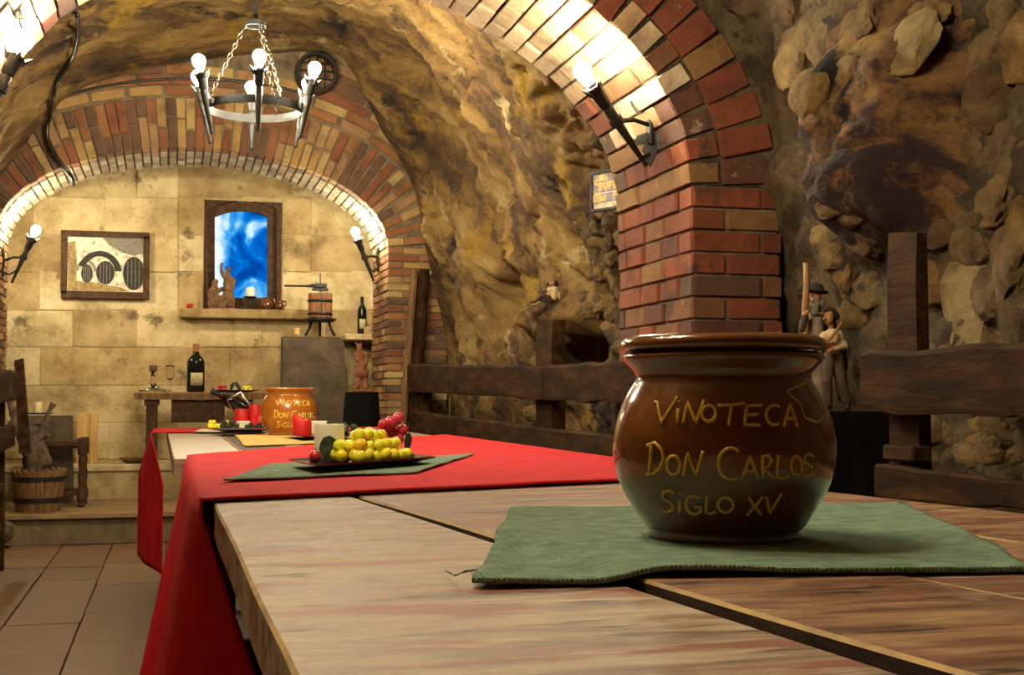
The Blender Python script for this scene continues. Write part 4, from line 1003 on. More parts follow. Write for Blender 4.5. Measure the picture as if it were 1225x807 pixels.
# plate by the open jar: red candle, white cheese, dark grapes
ZQ = TZ + .0054
pc = quad_px((338, 519.6), (362, 523.5), (430, 520), ZQ + .010); plate('plate', 'black plate with one red candle in front of the open jar', pc, ZQ, .011)
b0 = onZ(362, 521, ZQ + .006); candle(Vector((b0.x, b0.y + .02, ZQ + .0065)), .034, .058, 'wax_red', 'squat half-melted red candle on black plate before the open jar', melted=True)
def cheese(b, s, label):
    o = MB().rbox(Vector(b) + Vector((0, 0, s[2] / 2)), s, .004, Matrix.Rotation(.4, 3, 'Z')).build('cheese_block', 'wax_white'); return tag(o, label, 'cheese')
b1 = onZ(382, 520, ZQ + .006); cheese((b1.x, b1.y + .06, ZQ + .0065), (.07, .05, .05), 'white cheese block beside the squat red candle')
b2 = onZ(396, 520, ZQ + .006); dsp = [(U(-5, 6), U(-1.2, 1.8), U(0, .4) + (1.4 if k % 3 == 0 else 0)) for k in range(20)]
ux0 = Vector((1, 0, 0)); uy0 = Vector((0, 1, 0))
rt = bunch(Vector((b2.x, b2.y - .01, ZQ + .0065)), ux0, uy0, dsp, .010, 'grape_dark', 'dark grapes with leaves on the plate before the open jar')
for dx, dz, s in ((.0, .034, .02), (.05, .03, .016), (.085, .026, .014)): leaf(rt, [Vector((b2.x + dx + math.cos(a) * s * (1 + .3 * math.cos(3 * a)), b2.y + .01, ZQ + dz + .008 + math.sin(a) * s)) for a in [2 * PI * k / 9 for k in range(9)]])
# plate at the table end: two red candles, cheese, dark and yellow grapes, bottle holder
ZR = TZ + .0110
def tbl(px, py=514.2): p = onZ(px, py, TZ + .0110); return p
pc = quad_px((250, 513.2), (262, 515), (322, 514.4), ZR + .010); plate('plate', 'black plate with two red candles and bunches of grapes at the table end', pc, ZR, .011)
e = tbl(289, 514); yE = e.y
candle(Vector((onY(289, 510, yE + .10).x, yE + .10, ZR + .0065)), .030, .082, 'wax_red', 'short red candle beside the chrome bottle holder', group=None)
candle(Vector((onY(305, 510, yE + .12).x, yE + .12, ZR + .0065)), .027, .100, 'wax_red', 'tall red candle on the plate at the table end')
candle(Vector((onY(311, 510, yE + .0).x, yE + .0, ZR + .0065)), .020, .046, 'wax_red', 'low red candle touching the open brown jar', melted=True)
cheese((onY(291, 510, yE).x, yE - .01, ZR + .0065), (.05, .04, .032), 'white cheese wedge between dark grapes at the table end')
dk = [(U(-4.5, 3), U(-1, 1.5), (1.5 if k % 3 == 0 else 0) + U(0, .3)) for k in range(18)]
bunch(Vector((onY(276, 512, yE).x, yE - .02, ZR + .0065)), ux0, uy0, dk, .010, 'grape_dark', 'dark grapes left of the cheese on the two-candle plate')
dk = [(U(-4.5, 4.5), U(-1, 1.5), (1.2 if k % 4 == 0 else 0)) for k in range(16)]
bunch(Vector((onY(305, 512, yE).x, yE - .045, ZR + .0065)), ux0, uy0, dk, .0085, 'grape_dark', 'dark grapes before the tall red candle')
yk = [(U(-4, 4), U(-1, 1.6), (1.5 if k % 3 == 0 else 0) + max(0, 0) + U(0, .3)) for k in range(18)]
bunch(Vector((onY(262, 512, yE).x, yE + .0, ZR + .0065)), ux0, uy0, yk, .010, 'grape_yellow', 'small yellow grapes at the rim of the two-candle plate')
# chrome holder with a lying bottle
hb = Vector((onY(282, 512, yE + .22).x, yE + .24, TZ + .008)); root = thing('bottle_holder', hb, 'curled chrome wire bottle holder behind the red candles', 'bottle holder'); wire = MB()
for dx in (-.035, .035):
    wire.tube([hb + Vector((-.06, dx, .004)), hb + Vector((.05, dx, .004)), hb + Vector((.09, dx, .06)), hb + Vector((.02, dx, .165)), hb + Vector((-.04, dx, .13)), hb + Vector((-.01, dx, .075))], .0035, 8)
wire.tube([hb + Vector((.02, -.035, .165)), hb + Vector((.02, .035, .165))], .0035, 8); wire.tube([hb + Vector((-.06, -.035, .004)), hb + Vector((-.06, .035, .004))], .0035, 8); wire.build('wire_frame', 'steel', root, smooth=True)
def bottle(base, axis, H, rad, label, cap='capsule_foil', lab=True, labc='label_paper', facing=None, name='wine_bottle'):
    base = Vector(base); M = frame_of(Vector(axis)); root = thing(name, base, label, 'bottle')
    pr = [(1e-7, .004), (rad * .9, 0), (rad, .006), (rad, H * .60), (rad * .97, H * .65), (rad * .80, H * .71), (rad * .5, H * .76), (rad * .36, H * .80), (rad * .33, H * .97), (rad * .38, H * .975), (rad * .38, H)]
    MB().lathe(pr, base, 28, M).build('glass', 'dark_glass', root, smooth=True, angle=.9)
    MB().lathe([(rad * .36, H * .84), (rad * .37, H * .97), (rad * .41, H * .975), (rad * .41, H * 1.002), (1e-7, H * 1.004)], base, 20, M, False).build('capsule', cap, root, smooth=True, angle=.8)
    if lab:
        a0 = math.atan2((CAM - base).y, (CAM - base).x); mb = MB()
        mb.grid(lambda u, v: base + Vector((math.cos(a0 + (u - .5) * 1.5 + .15) * rad * 1.012, math.sin(a0 + (u - .5) * 1.5 + .15) * rad * 1.012, H * (.14 + .26 * v))), 14, 3)
        solid(mb.build('label', labc, root, smooth=True), .0006, 0)
    return root
bottle(hb + Vector((.115, 0, .055)), (-.80, 0, .42), .25, .034, 'dark wine bottle lying tilted in the chrome wire holder', 'iron', False)

# ------------------------------------------------------------------ benches with rough plank backs
def rough_plank(root, c4, thick, mat, n=26, wav=.006, nm='plank'):
    """c4: front face corners TL, TR, BR, BL; hewn edges; thickness goes away from the room"""
    TL, TR, BR, BL = [Vector(p) for p in c4]; nr = (TR - TL).cross(BL - TL).normalized()
    if nr.dot(Vector((0, 0, 0)) + (CAM - TL)) > 0: nr = -nr
    o = Vector((R() * 20, 0, R() * 20)); vv = []; fs = []
    for i in range(n + 1):
        f = i / n; t = TL.lerp(TR, f); b = BL.lerp(BR, f); up = (t - b).normalized()
        t = t + up * wav * noise.fractal(Vector((f * 9, 1, 0)) + o, 1, 2, 3); b = b + up * wav * 1.4 * noise.fractal(Vector((f * 7, 5, 0)) + o, 1, 2, 3)
        c = .006
        vv += [b + nr * c * .3 + up * 0, b.lerp(t, .08) - nr * 0, t.lerp(b, .08), t + nr * c, t + nr * thick, b + nr * thick]
    for i in range(n):
        for k in range(6): fs.append((i * 6 + k, i * 6 + (k + 1) % 6, (i + 1) * 6 + (k + 1) % 6, (i + 1) * 6 + k))
    fs += [tuple(range(6)), tuple(reversed(range(n * 6, n * 6 + 6)))]
    return MB().add(vv, fs).build(nm, mat, root)
BX = 1.49
def extend(p, q, Y):                                    # point on the line p -> q at depth Y
    f = (Y - p.y) / (q.y - p.y); return p + (q - p) * f
b1 = thing('bench', (1.42, 6.3, 0), 'rough plank bench along the cave wall between brick pier and far arch', 'bench')
TLp, MT, MBp, BLp = onX(487, 435, BX), onX(649, 437, BX), onX(649, 477.5, BX), onX(487, 468, BX)
rough_plank(b1, (TLp, MT, MBp, BLp), .035, 'rail_wood')
TRp, BRp = onX(752, 431, BX), onX(752, 482, BX)
rough_plank(b1, (MT + Vector((0, -.008, 0)), extend(MT, TRp, 3.92), extend(MBp, BRp, 3.92), MBp + Vector((0, -.008, 0))), .035, 'rail_wood', wav=.008)
a, b, c, d = onX(490, 491, BX), onX(728, 521, BX), onX(728, 558, BX), onX(490, 522, BX)
rough_plank(b1, (a, extend(a, b, 3.95), extend(d, c, 3.95), d), .035, 'rail_wood')
def post(root, px0, px1, pyt, X, z0=0, mat='rail_wood', tilt=0, thick=.06):
    p0 = onX(px0, pyt, X); p1 = onX(px1, pyt, X); zt = p0.z; rough_plank(root, ((X, p0.y, zt), (X, p1.y, zt), (X, p1.y, z0), (X, p0.y, z0)), thick, mat, 6, .003, 'post')
post(b1, 641, 660, 386, BX + .045)
post(b1, 492, 506, 440, BX + .045)
def seat(root, y0, y1, x0=1.14, x1=1.5, z=.44):
    xc = (x0 + x1) / 2
    for k in range(2):
        w_ = (x1 - x0) / 2; MB().rbox((x0 + w_ * (k + .5), (y0 + y1) / 2, z), (w_ - .008, y1 - y0, .04), .005).build('seat_plank', 'rail_wood', root)
    for y in (y0 + .2, y1 - .2):
        for x in (x0 + .05, x1 - .05): MB().rbox((x, y, (z - .02) / 2), (.07, .07, z - .02), .005).build('leg', 'rail_wood', root)
seat(b1, 4.0, 8.1)
b2 = thing('bench', (1.42, 2.1, 0), 'rough plank bench with patched post beside the draped figurine stand', 'bench')
a, b, c, d = onX(1030, 420, BX), onX(1225, 411, BX), onX(1225, 499, BX), onX(1027, 491, BX)
rough_plank(b2, (a, extend(a, b, 1.3), extend(d, c, 1.3), d), .035, 'rail_wood', wav=.010)
a, b, c, d = onX(1046, 555, BX), onX(1225, 578, BX), onX(1225, 613, BX), onX(1046, 592, BX)
rough_plank(b2, (a, extend(a, b, 1.3), extend(d, c, 1.3), d), .035, 'rail_wood')
p0 = onX(1060, 278, BX + .05); p1 = onX(1094, 278, BX + .05); p2 = onX(1101, 440, BX + .05); p3 = onX(1064, 440, BX + .05)
rough_plank(b2, (p0, p1, Vector((p2.x, p2.y, 0)), Vector((p3.x, p3.y, 0))), .03, 'rail_wood', 8, .003, 'post')
pk = onX(1085, 542, BX + .04); MB().rbox(pk, (.05, .12, .035), .005).build('prop_block', 'rail_wood', b2)
seat(b2, 1.3, 2.85)
b3 = thing('bench', (-.95, 6.1, 0), 'rough plank bench end with upright post beside the barrel planter', 'bench')
LX = onY(22, 440, 7.3).x
def onXl(px, py): return onX(px, py, LX)
a, b, c, d = onXl(20, 443), onXl(-60, 441), onXl(-60, 492), onXl(20, 478)
rough_plank(b3, (a, extend(a, b, 4.8), extend(d, c, 4.8), d), .035, 'rail_wood')
a, b, c, d = onXl(18, 508), onXl(-60, 528), onXl(-60, 570), onXl(18, 533)
rough_plank(b3, (a, extend(a, b, 4.8), extend(d, c, 4.8), d), .035, 'rail_wood')
pa, pb = onY(17, 431, 7.36), onY(27, 428, 7.36); pb2 = onY(36, 560, 7.36); pa2 = onY(22, 560, 7.36)
rough_plank(b3, (pa, pb, Vector((pb2.x, 7.36, .60)), Vector((pa2.x, 7.36, .60))), .06, 'rail_wood', 5, .003, 'post')
rough_plank(b3, [onY(0, 470, 7.2), onY(5, 470, 7.2), Vector((onY(5, 600, 7.2).x, 7.2, 0)), Vector((onY(0, 600, 7.2).x, 7.2, 0))], .06, 'rail_wood', 5, .002, 'post')
MB().rbox((LX - .16, 6.0, .44), (.24, 2.3, .04), .005).build('seat_plank', 'rail_wood', b3)
for y in (5.1, 6.9): MB().rbox((LX - .16, y, .21), (.2, .06, .42), .005).build('leg', 'rail_wood', b3)
# poles leaning beside the far pillar
for k, (xa, xb, lab) in enumerate(((490, 485, 'thin wooden pole leaning in the corner by the far brick pillar'), (502, 498, 'thicker dark pole standing in the corner by the far brick pillar'))):
    t = onY(xa + 6, 322, 8.53 - .02 * k); bt = onY(xb, 470, 8.53 - .02 * k); bt = t + (bt - t) * ((t.z - 0.0) / (t.z - bt.z))
    tag(MB().tube([bt, bt.lerp(t, .5), t], [.026 + .008 * k] * 3, 8).build('wooden_pole', 'rail_wood' if k else 'barrel_wood'), lab, 'pole')

# ------------------------------------------------------------------ framed tile sign beside the pier
h = hit(733, 228); tc = Vector((1.70, onX(731, 228, 1.68).y, onX(731, 228, 1.68).z)); tc.x = 1.66
root = thing('framed_sign', tc, 'small black framed panel of yellow and blue pictures beside the red brick pier', 'framed sign')
nrm = Vector((-.88, -.47, 0)).normalized(); tx_ = Vector((.47, -.88, 0)).normalized(); Ms = Matrix((tx_, nrm, Vector((0, 0, 1)))).transposed()
def loc(a, b, c): return tc + tx_ * a + nrm * b + Vector((0, 0, c))
W_, H_ = .15, .15
for s in (-1, 1):
    MB().rbox(loc(s * W_ / 2, 0, 0), (.012, .02, H_ + .012), .002, Ms).build('frame_side', 'iron', root); MB().rbox(loc(0, 0, s * H_ / 2), (W_, .02, .012), .002, Ms).build('frame_rail', 'iron', root)
MB().box(loc(0, -.004, 0), (W_, .006, H_), Ms).build('panel', 'relief_white', root)
for r_ in range(3):
    for q in range(4): MB().rbox(loc(-W_ / 2 + W_ * (q + .5) / 4, .001, -H_ / 2 + .028 + (H_ - .028) * (r_ + .5) / 3), (W_ / 4 - .008, .006, (H_ - .028) / 3 - .008), .001, Ms).build('picture_tile', 'tile_print', root)

# ------------------------------------------------------------------ reclining figurine on the rock ledge
h = hit(655, 362); fc = (h[0] if h else onX(655, 362, 1.6)); fy = fc.y - .05
def fp(px, py, dy=0): return onY(px, py, fy + dy)
base = fp(654, 362); root = thing('figurine', base, 'small reclining clay figurine on a rock ledge of the cave wall', 'figurine')
blob('torso', [(fp(662, 356), .016, fp(663, 346), .017), (fp(663, 346), .014, fp(657, 346), .011), (fp(659, 349), .007, fp(653, 354), .006), (fp(668, 350), .008, fp(670, 360), .006)], 'shirt', root, .004)
blob('head', [(fp(661, 339), .013, fp(660, 340), .012)], 'skin', root, .004); blob('hair', [(fp(664, 338, .004), .013, fp(666, 340, .006), .011), (fp(656, 339), .006, fp(655, 341), .007)], 'dark_felt', root, .004)
blob('legs', [(fp(661, 358), .013, fp(648, 352), .010), (fp(648, 352), .010, fp(640, 361), .007), (fp(640, 361), .006, fp(635, 361), .006), (fp(660, 360, .01), .012, fp(646, 358, .01), .009), (fp(652, 348), .006, fp(644, 349), .004)], 'trousers', root, .004)
blob('ledge_stone', [(fp(640, 374, .05), .05, fp(672, 372, .05), .06), (fp(650, 392, .06), .07, fp(668, 395, .06), .08)], 'cave_rock', wall_right, .012, .02, 9)

# ------------------------------------------------------------------ draped stand with two shepherd figurines (beside pier)
SY = 3.34
st = onY(1004, 492, SY); root = thing('draped_stand', (st.x, SY, 0), 'stand draped in black cloth carrying two shepherd figurines', 'stand')
zt = st.z; hx = .145
MB().rbox((st.x, SY, zt - .012), (hx * 2 - .02, .24, .02), .003).build('top_board', 'dark_wood', root)
mb = MB()
def drape(u, v):
    a = 2 * PI * u; s = 1 + .06 * v; r0 = max(abs(math.cos(a)), abs(math.sin(a))); wv = .012 * v * math.sin(a * 11)
    return Vector((st.x + math.cos(a) / r0 * (hx * s + wv), SY + math.sin(a) / r0 * (.13 * s + wv), zt - (zt - .02) * v))
mb.grid(drape, 73, 14); mb.box((st.x, SY, zt - .001), (hx * 2, .26, .003)); mb.build('drape', 'black_cloth', root, smooth=True, angle=.6)
for sx in (-1, 1):
    for sy in (-1, 1): MB().box((st.x + sx * .1, SY + sy * .09, (zt - .02) / 2), (.03, .03, zt - .02)).build('leg', 'dark_wood', root)
def f3(px, py, dy=0): return onY(px, py, SY + dy)
m_ = mpp(SY)
root = thing('shepherd_figurine', f3(982, 490, .05), 'old bearded shepherd figurine with hat, cloak and long staff', 'figurine')
blob('robe', [(f3(978, 480, .05), 15 * m_, f3(974, 440, .05), 14 * m_), (f3(974, 440, .05), 14 * m_, f3(974, 385, .05), 13 * m_)], 'robe', root, .004, .002, 30)
blob('cloak', [(f3(966, 384, .055), 9 * m_, f3(990, 384, .055), 10 * m_), (f3(990, 384, .07), 11 * m_, f3(1004, 440, .08), 10 * m_), (f3(1004, 440, .08), 9 * m_, f3(1008, 474, .08), 8 * m_), (f3(962, 386, .06), 7 * m_, f3(962, 430, .07), 9 * m_), (f3(975, 400, .075), 14 * m_, f3(980, 470, .08), 14 * m_)], 'cloak', root, .004)
blob('head', [(f3(975, 354, .045), 8.5 * m_, f3(975, 361, .045), 8 * m_), (f3(972, 357, .02), 2.4 * m_, f3(972, 360, .018), 2.6 * m_)], 'skin', root, .003)
blob('beard', [(f3(974, 366, .03), 8.5 * m_, f3(974, 373, .03), 6 * m_), (f3(967, 360, .04), 4 * m_, f3(970, 369, .035), 5 * m_), (f3(982, 360, .04), 4 * m_, f3(980, 369, .035), 5 * m_)], 'beard', root, .003, .0015, 60)
MB().lathe([(1e-7, 0), (15 * m_, -.002), (17 * m_, .003), (11 * m_, .008), (10 * m_, .018), (6 * m_, .025), (1e-7, .027)], f3(976, 349, .045), 22, Matrix.Rotation(.12, 3, 'Y'), False).build('hat', 'dark_felt', root, smooth=True)
MB().tube([f3(964, 488, .02), f3(964, 420, .02), f3(963, 370, .02), f3(965, 340, .02), f3(964, 314, .02)], [.0085, .009, .010, .009, .008], 9).build('staff', 'staff_wood', root, smooth=True)
blob('arm', [(f3(968, 386, .04), 6 * m_, f3(960, 393, .02), 5 * m_), (f3(960, 393, .02), 5 * m_, f3(963, 378, .012), 4 * m_)], 'cloak', root, .003)
blob('hand', [(f3(963, 376, .012), 3.8 * m_, f3(966, 373, .010), 3.2 * m_)], 'skin', root, .003)
root = thing('shepherd_figurine', f3(994, 489), 'young shepherd figurine in white shirt and brown trousers holding a pipe', 'figurine')
blob('trousers', [(f3(993, 427), 10 * m_, f3(1001, 428), 9.5 * m_), (f3(991, 430), 9 * m_, f3(989, 456, -.01), 7.5 * m_), (f3(989, 456, -.01), 7.5 * m_, f3(991, 481), 6 * m_), (f3(1001, 430), 9 * m_, f3(1006, 454, -.01), 7.5 * m_), (f3(1006, 454, -.01), 7.5 * m_, f3(1013, 480), 6.5 * m_)], 'trousers', root, .003, .0012, 70)
blob('shoes', [(f3(992, 486), 4.5 * m_, f3(989, 487, -.02), 4 * m_), (f3(1013, 486), 4.8 * m_, f3(1013, 487, -.02), 4 * m_)], 'cloak', root, .003)
blob('shirt', [(f3(996, 420), 10 * m_, f3(995, 402), 11 * m_), (f3(986, 401), 5.5 * m_, f3(1003, 400), 6 * m_), (f3(1004, 402), 6 * m_, f3(1010, 414, -.01), 5.5 * m_), (f3(1010, 414, -.01), 5 * m_, f3(996, 418, -.03), 4 * m_), (f3(985, 402), 5.5 * m_, f3(983, 412, -.01), 4.5 * m_), (f3(983, 412, -.01), 4.5 * m_, f3(990, 407, -.03), 3.5 * m_)], 'shirt', root, .003)
blob('hands', [(f3(995, 418, -.034), 3.4 * m_, f3(992, 420, -.036), 3 * m_), (f3(990, 406, -.034), 3.2 * m_, f3(993, 404, -.036), 2.8 * m_)], 'skin', root, .003)
blob('head', [(f3(991, 383, -.004), 6.5 * m_, f3(992, 377, -.002), 6.5 * m_), (f3(994, 391), 4 * m_, f3(993, 384), 4 * m_), (f3(986, 380, -.012), 1.8 * m_, f3(986, 382, -.013), 2 * m_)], 'skin', root, .003)
blob('cap', [(f3(994, 373, .004), 7 * m_, f3(999, 378, .006), 6.5 * m_), (f3(989, 371), 4 * m_, f3(994, 371), 5 * m_)], 'dark_felt', root, .003)
MB().tube([f3(990, 410, -.045), f3(1000, 396, -.04), f3(1008, 385, -.03)], [.004, .005, .006], 8).build('pipe', 'staff_wood', root, smooth=True)
blob('cloak', [(f3(1008, 406, .03), 5 * m_, f3(1011, 440, .03), 4 * m_)], 'cloak', root, .003)

# ------------------------------------------------------------------ things at the back wall
# framed relief picture of wine barrels
PY_ = WB - .035; root = thing('framed_picture', onY(126, 357, PY_), 'framed relief picture of wine barrels under stone arches', 'picture')
def pq(px, py, dy=0): return onY(px, py, PY_ + dy)
def bar(x0, x1, y0, y1, nm, mat, d=.035, dy=0):
    p = pq(x0, (y0 + y1) / 2); q = pq(x1, (y0 + y1) / 2); c = (p + q) / 2; MB().rbox(c + Vector((0, dy, 0)), (q.x - p.x, d, (y1 - y0) * mpp(PY_) * 1.02), .004).build(nm, mat, root)
bar(73, 179, 277, 284, 'frame_rail', 'dark_wood'); bar(73, 179, 349, 357, 'frame_rail', 'dark_wood'); bar(73, 80.5, 284, 349, 'frame_side', 'dark_wood'); bar(171.5, 179, 284, 349, 'frame_side', 'dark_wood')
bar(80, 172, 283.5, 349.5, 'relief_panel', 'relief_white', .012, .004)
def rel(pts, d, nm, mat): MB().prism([pq(x, y, -.001) for x, y in pts], (0, -d, 0)).build(nm, mat, root)
def arcband(cx, cy, rx, ry, wd, a0, a1, n=14):
    o_ = [(cx + rx * math.cos(a0 + (a1 - a0) * k / n), cy - ry * math.sin(a0 + (a1 - a0) * k / n)) for k in range(n + 1)]
    i_ = [(cx + (rx - wd) * math.cos(a0 + (a1 - a0) * k / n) , cy - (ry - wd * .8) * math.sin(a0 + (a1 - a0) * k / n)) for k in range(n + 1)]
    return o_, i_
def band(cx, cy, rx, ry, wd, a0, a1, d, mat):
    o_, i_ = arcband(cx, cy, rx, ry, wd, a0, a1); n = len(o_); mb = MB()
    f = [pq(x, y, -.001) for x, y in o_ + i_]; bk = [p + Vector((0, -d, 0)) for p in f]
    fs = []
    for k in range(n - 1): fs += [(k, k + 1, n + k + 1, n + k), (2 * n + k, 3 * n + k, 3 * n + k + 1, 2 * n + k + 1), (k, 2 * n + k, 2 * n + k + 1, k + 1), (n + k, n + k + 1, 3 * n + k + 1, 3 * n + k)]
    mb.add(f + bk, fs).build('relief_arch', mat, root)
rel([(81, 290), (90, 288), (92, 312), (91, 348), (81, 348)], .003, 'relief_wall', 'relief_brown')
rel([(91, 336), (112, 338), (146, 344), (154, 348.5), (91, 348.5)], .004, 'relief_ground', 'relief_brown')
band(119, 328, 27, 28, 8, .15, 2.75, .007, 'relief_dark'); band(103, 330, 14, 20, 4, .3, 2.8, .006, 'relief_grey')
rel([(124, 284.5), (171, 284.5), (171, 303), (160, 306), (146, 302), (138, 297), (130, 293)], .006, 'relief_rock', 'relief_grey')
def barrel(cx, cy, rx, ry, shift):
    e0 = [(cx + rx * math.cos(2 * PI * k / 20), cy + ry * math.sin(2 * PI * k / 20)) for k in range(20)]
    MB().prism([pq(min(max(x, 81), 171), y, -.001) for x, y in e0], (0, -.008, 0)).build('relief_barrel', 'relief_dark', root)
    for s in (-.55, -.2, .15, .5):
        hgt = ry * math.sqrt(1 - s * s) * .85; x = cx + s * rx
        if x < 170: MB().box(pq(x, cy, -.0095), (.004, .003, 2 * hgt * mpp(PY_))).build('relief_stave', 'relief_grey', root)
barrel(104, 327, 7, 11, 0); barrel(126, 326, 11, 14, 0); barrel(160, 327, 13, 20, 0)

# side table with decanter, glass, bottle and plate
SYT = 9.12; tz = onY(240, 469, SYT).z; xl, xr = onY(160, 470, SYT).x, onY(318, 470, SYT).x; xc = (xl + xr) / 2; D_ = .36
root = thing('side_table', (xc, SYT + D_ / 2, PZ), 'rustic wooden side table with thick top against the limestone wall', 'table')
mb = MB(); n = 24; vv = []; th = .05
for i in range(n + 1):
    f = i / n; x = xl + (xr - xl) * f; a = .012 * noise.noise(Vector((f * 7, 3, 1))); b = .006 * noise.noise(Vector((f * 9, 8, 1)))
    vv += [(x, SYT + a, tz - th + b), (x, SYT + a - .004, tz - .008), (x, SYT + a + .006, tz), (x, SYT + D_, tz), (x, SYT + D_, tz - th)]
fs = [tuple(range(5)), tuple(reversed(range(n * 5, n * 5 + 5)))] + [(i * 5 + k, i * 5 + (k + 1) % 5, (i + 1) * 5 + (k + 1) % 5, (i + 1) * 5 + k) for i in range(n) for k in range(5)]
mb.add(vv, fs).build('table_top', 'barrel_wood', root)
for px in (182, 293):
    for dy in (.06, .30):
        x = onY(px, 480, SYT + dy).x; MB().rbox((x, SYT + dy, (PZ + tz - th) / 2), (.075, .06, tz - th - PZ), .006).build('leg', 'dark_wood', root)
    x = onY(px, 480, SYT + .18).x; MB().rbox((x, SYT + .18, tz - th - .02), (.10, .32, .04), .005).build('cleat', 'dark_wood', root)
x0, x1 = onY(205, 480, SYT + .05).x, onY(269, 480, SYT + .05).x; zb = onY(240, 505, SYT + .05).z
MB().rbox(((x0 + x1) / 2, SYT + .05, (tz - th + zb) / 2), (x1 - x0, .022, tz - th - zb), .004).build('apron_panel', 'dark_wood', root)
sb = lambda px, dy=.14: Vector((onY(px, 467, SYT + dy).x, SYT + dy, tz + .001))
bottle(sb(234), (0, 0, 1), 56 * mpp(SYT + .14), .061, 'large dark wine bottle with gold label on the side table')
p = sb(183); root = thing('decanter', p, 'wide-based clear glass decanter with dark stopper on the side table', 'decanter'); s = mpp(SYT + .14)
dp = [(1e-7, .002), (13 * s, .002), (16.5 * s, .008), (16.5 * s, .014), (11 * s, 5 * s), (4 * s, 10 * s), (2.2 * s, 15 * s), (2.4 * s, 24 * s)]
MB().lathe(dp + [(r_ - .0025 if r_ > .004 else r_, z + .002) for r_, z in reversed(dp)], p, 28, None, False).build('glass', 'clear_glass', root, smooth=True)
MB().lathe([(2.0 * s, 20 * s), (2.2 * s, 24 * s), (4.5 * s, 24 * s), (4.8 * s, 30 * s), (4 * s, 31 * s)], p, 16).build('stopper', 'cork', root, smooth=True, angle=.8)
p = sb(203, .18); root = thing('wine_glass', p, 'clear stemmed wine glass between decanter and bottle', 'glass')
gp = [(1e-7, .001), (.028, .001), (.028, .003), (.006, .006), (.0035, .02), (.0035, .075), (.010, .085), (.028, .105), (.033, .13), (.030, .165), (.026, .185)]
MB().lathe(gp + [(r_ - .0015, z + .001) for r_, z in reversed(gp[6:])] + [(1e-7, .090)], p, 24, None, False).build('glass', 'clear_glass', root, smooth=True)
p = sb(281); tag(MB().lathe([(1e-7, 0), (.10, .0), (.165, .012), (.17, .016), (.10, .006), (1e-7, .006)], p, 32, None, False).build('plate', 'black_ceramic', smooth=True), 'round black plate of grapes on the rustic side table', 'plate')
gsp = [(U(-2.6, 2.6), U(-1.5, 1.5), 1.5 * (k % 3 == 0) + U(0, .3)) for k in range(20)]
bunch(p + Vector((-.085, -.01, .0075)), ux0, uy0, gsp, .011, 'grape_red', 'red grapes on the round black plate of the side table')
gsp = [(U(-2, 2), U(-1.4, 1.4), 1.5 * (k % 3 == 0)) for k in range(14)]
bunch(p + Vector((.085, 0, .0075)), ux0, uy0, gsp, .011, 'grape_yellow', 'green grapes on the round black plate of the side table')
lb_ = thing('vine_leaf', p + Vector((0, 0, .0075)), 'dark folded leaves between the grapes on the side table', 'leaf')
for dx, s2, tl in ((-.02, .03, .3), (.02, .034, -.5)): leaf(lb_, [p + Vector((dx + math.cos(a) * s2 * .5 + math.sin(a) * tl * s2, -.02, .042 + math.sin(a) * s2)) for a in [2 * PI * k / 8 for k in range(8)]])

# stone slab with wine press and little block
SLY = 9.34; s0, s1 = onY(339, 402, SLY), onY(412, 402, SLY)
mb = MB(); n = 20; front = []
for k in range(n + 1):
    f = k / n; x = s0.x + (s1.x - s0.x) * f; z = s0.z + .006 * noise.noise(Vector((f * 9, 0, 3))) - (.05 * max(0, f - .93) / .07)
    front.append(Vector((x, SLY, z)))
front += [Vector((s1.x + .015, SLY, PZ + .45)), Vector((s1.x + .02, SLY, PZ)), Vector((s0.x - .005, SLY, PZ))]
tag(mb.prism(front, (0, .22, 0)).build('stone_slab', 'slab'), 'dark upright stone slab carrying the little wine press', 'stone slab')
tag(MB().rbox(onY(355, 397, SLY + .10) + Vector((0, 0, .004)), (.04, .04, .05), .004).build('wood_block', 'pale_wood'), 'small yellow wooden block on the stone slab', 'block')
Yp = SLY + .11; root = thing('wine_press', onY(384, 402, Yp), 'miniature slatted wooden wine press on iron legs', 'wine press'); m_ = mpp(Yp)
def wp(px, py, dy=0): return onY(px, py, Yp + dy)
cz = wp(383, 366); rad = 13.2 * m_; zt_, zb_ = wp(383, 351).z, wp(383, 380).z
for k in range(14):
    a = 2 * PI * k / 14; c = Vector((cz.x + math.cos(a) * rad, Yp + math.sin(a) * rad, (zt_ + zb_) / 2)); MB().rbox(c, (.010, 2 * PI * rad / 14 - .004, zt_ - zb_), .002, Matrix.Rotation(a, 3, 'Z')).build('slat', 'press_wood', root)
for py in (360, 375.5):
    z = wp(383, py).z; hp = MB().lathe([(rad + .004, -.010), (rad + .009, -.010), (rad + .009, .010), (rad + .004, .010)], Vector((cz.x, Yp, z)), 28, None, False)
    for k in range(7): a = 2 * PI * k / 7 - .6; hp.sphere((cz.x + math.cos(a) * (rad + .010), Yp + math.sin(a) * (rad + .010), z), .005, 6, 4)
    hp.build('hoop', 'iron', root, smooth=True)
tzp = wp(383, 383).z
MB().lathe([(1e-7, -.012), (rad * 1.25, -.012), (rad * 1.5, .010), (rad * 1.42, .012), (rad * 1.2, -.004), (1e-7, -.004)], Vector((cz.x, Yp, tzp)), 24, None, False).build('tray', 'iron', root, smooth=True)
for k in range(3):
    a = -PI / 2 + .75 + 2 * PI * k / 3 * 1.0 + .2; d = Vector((math.cos(a), math.sin(a), 0)); zz = s0.z + .002
    MB().tube([Vector((cz.x, Yp, tzp - .01)) + d * rad * .9, Vector((cz.x, Yp, (tzp + zz) / 2)) + d * rad * 1.1, Vector((cz.x, Yp, zz + .008)) + d * rad * 1.5], [.012, .010, .009], 8).build('leg', 'iron', root, smooth=True)
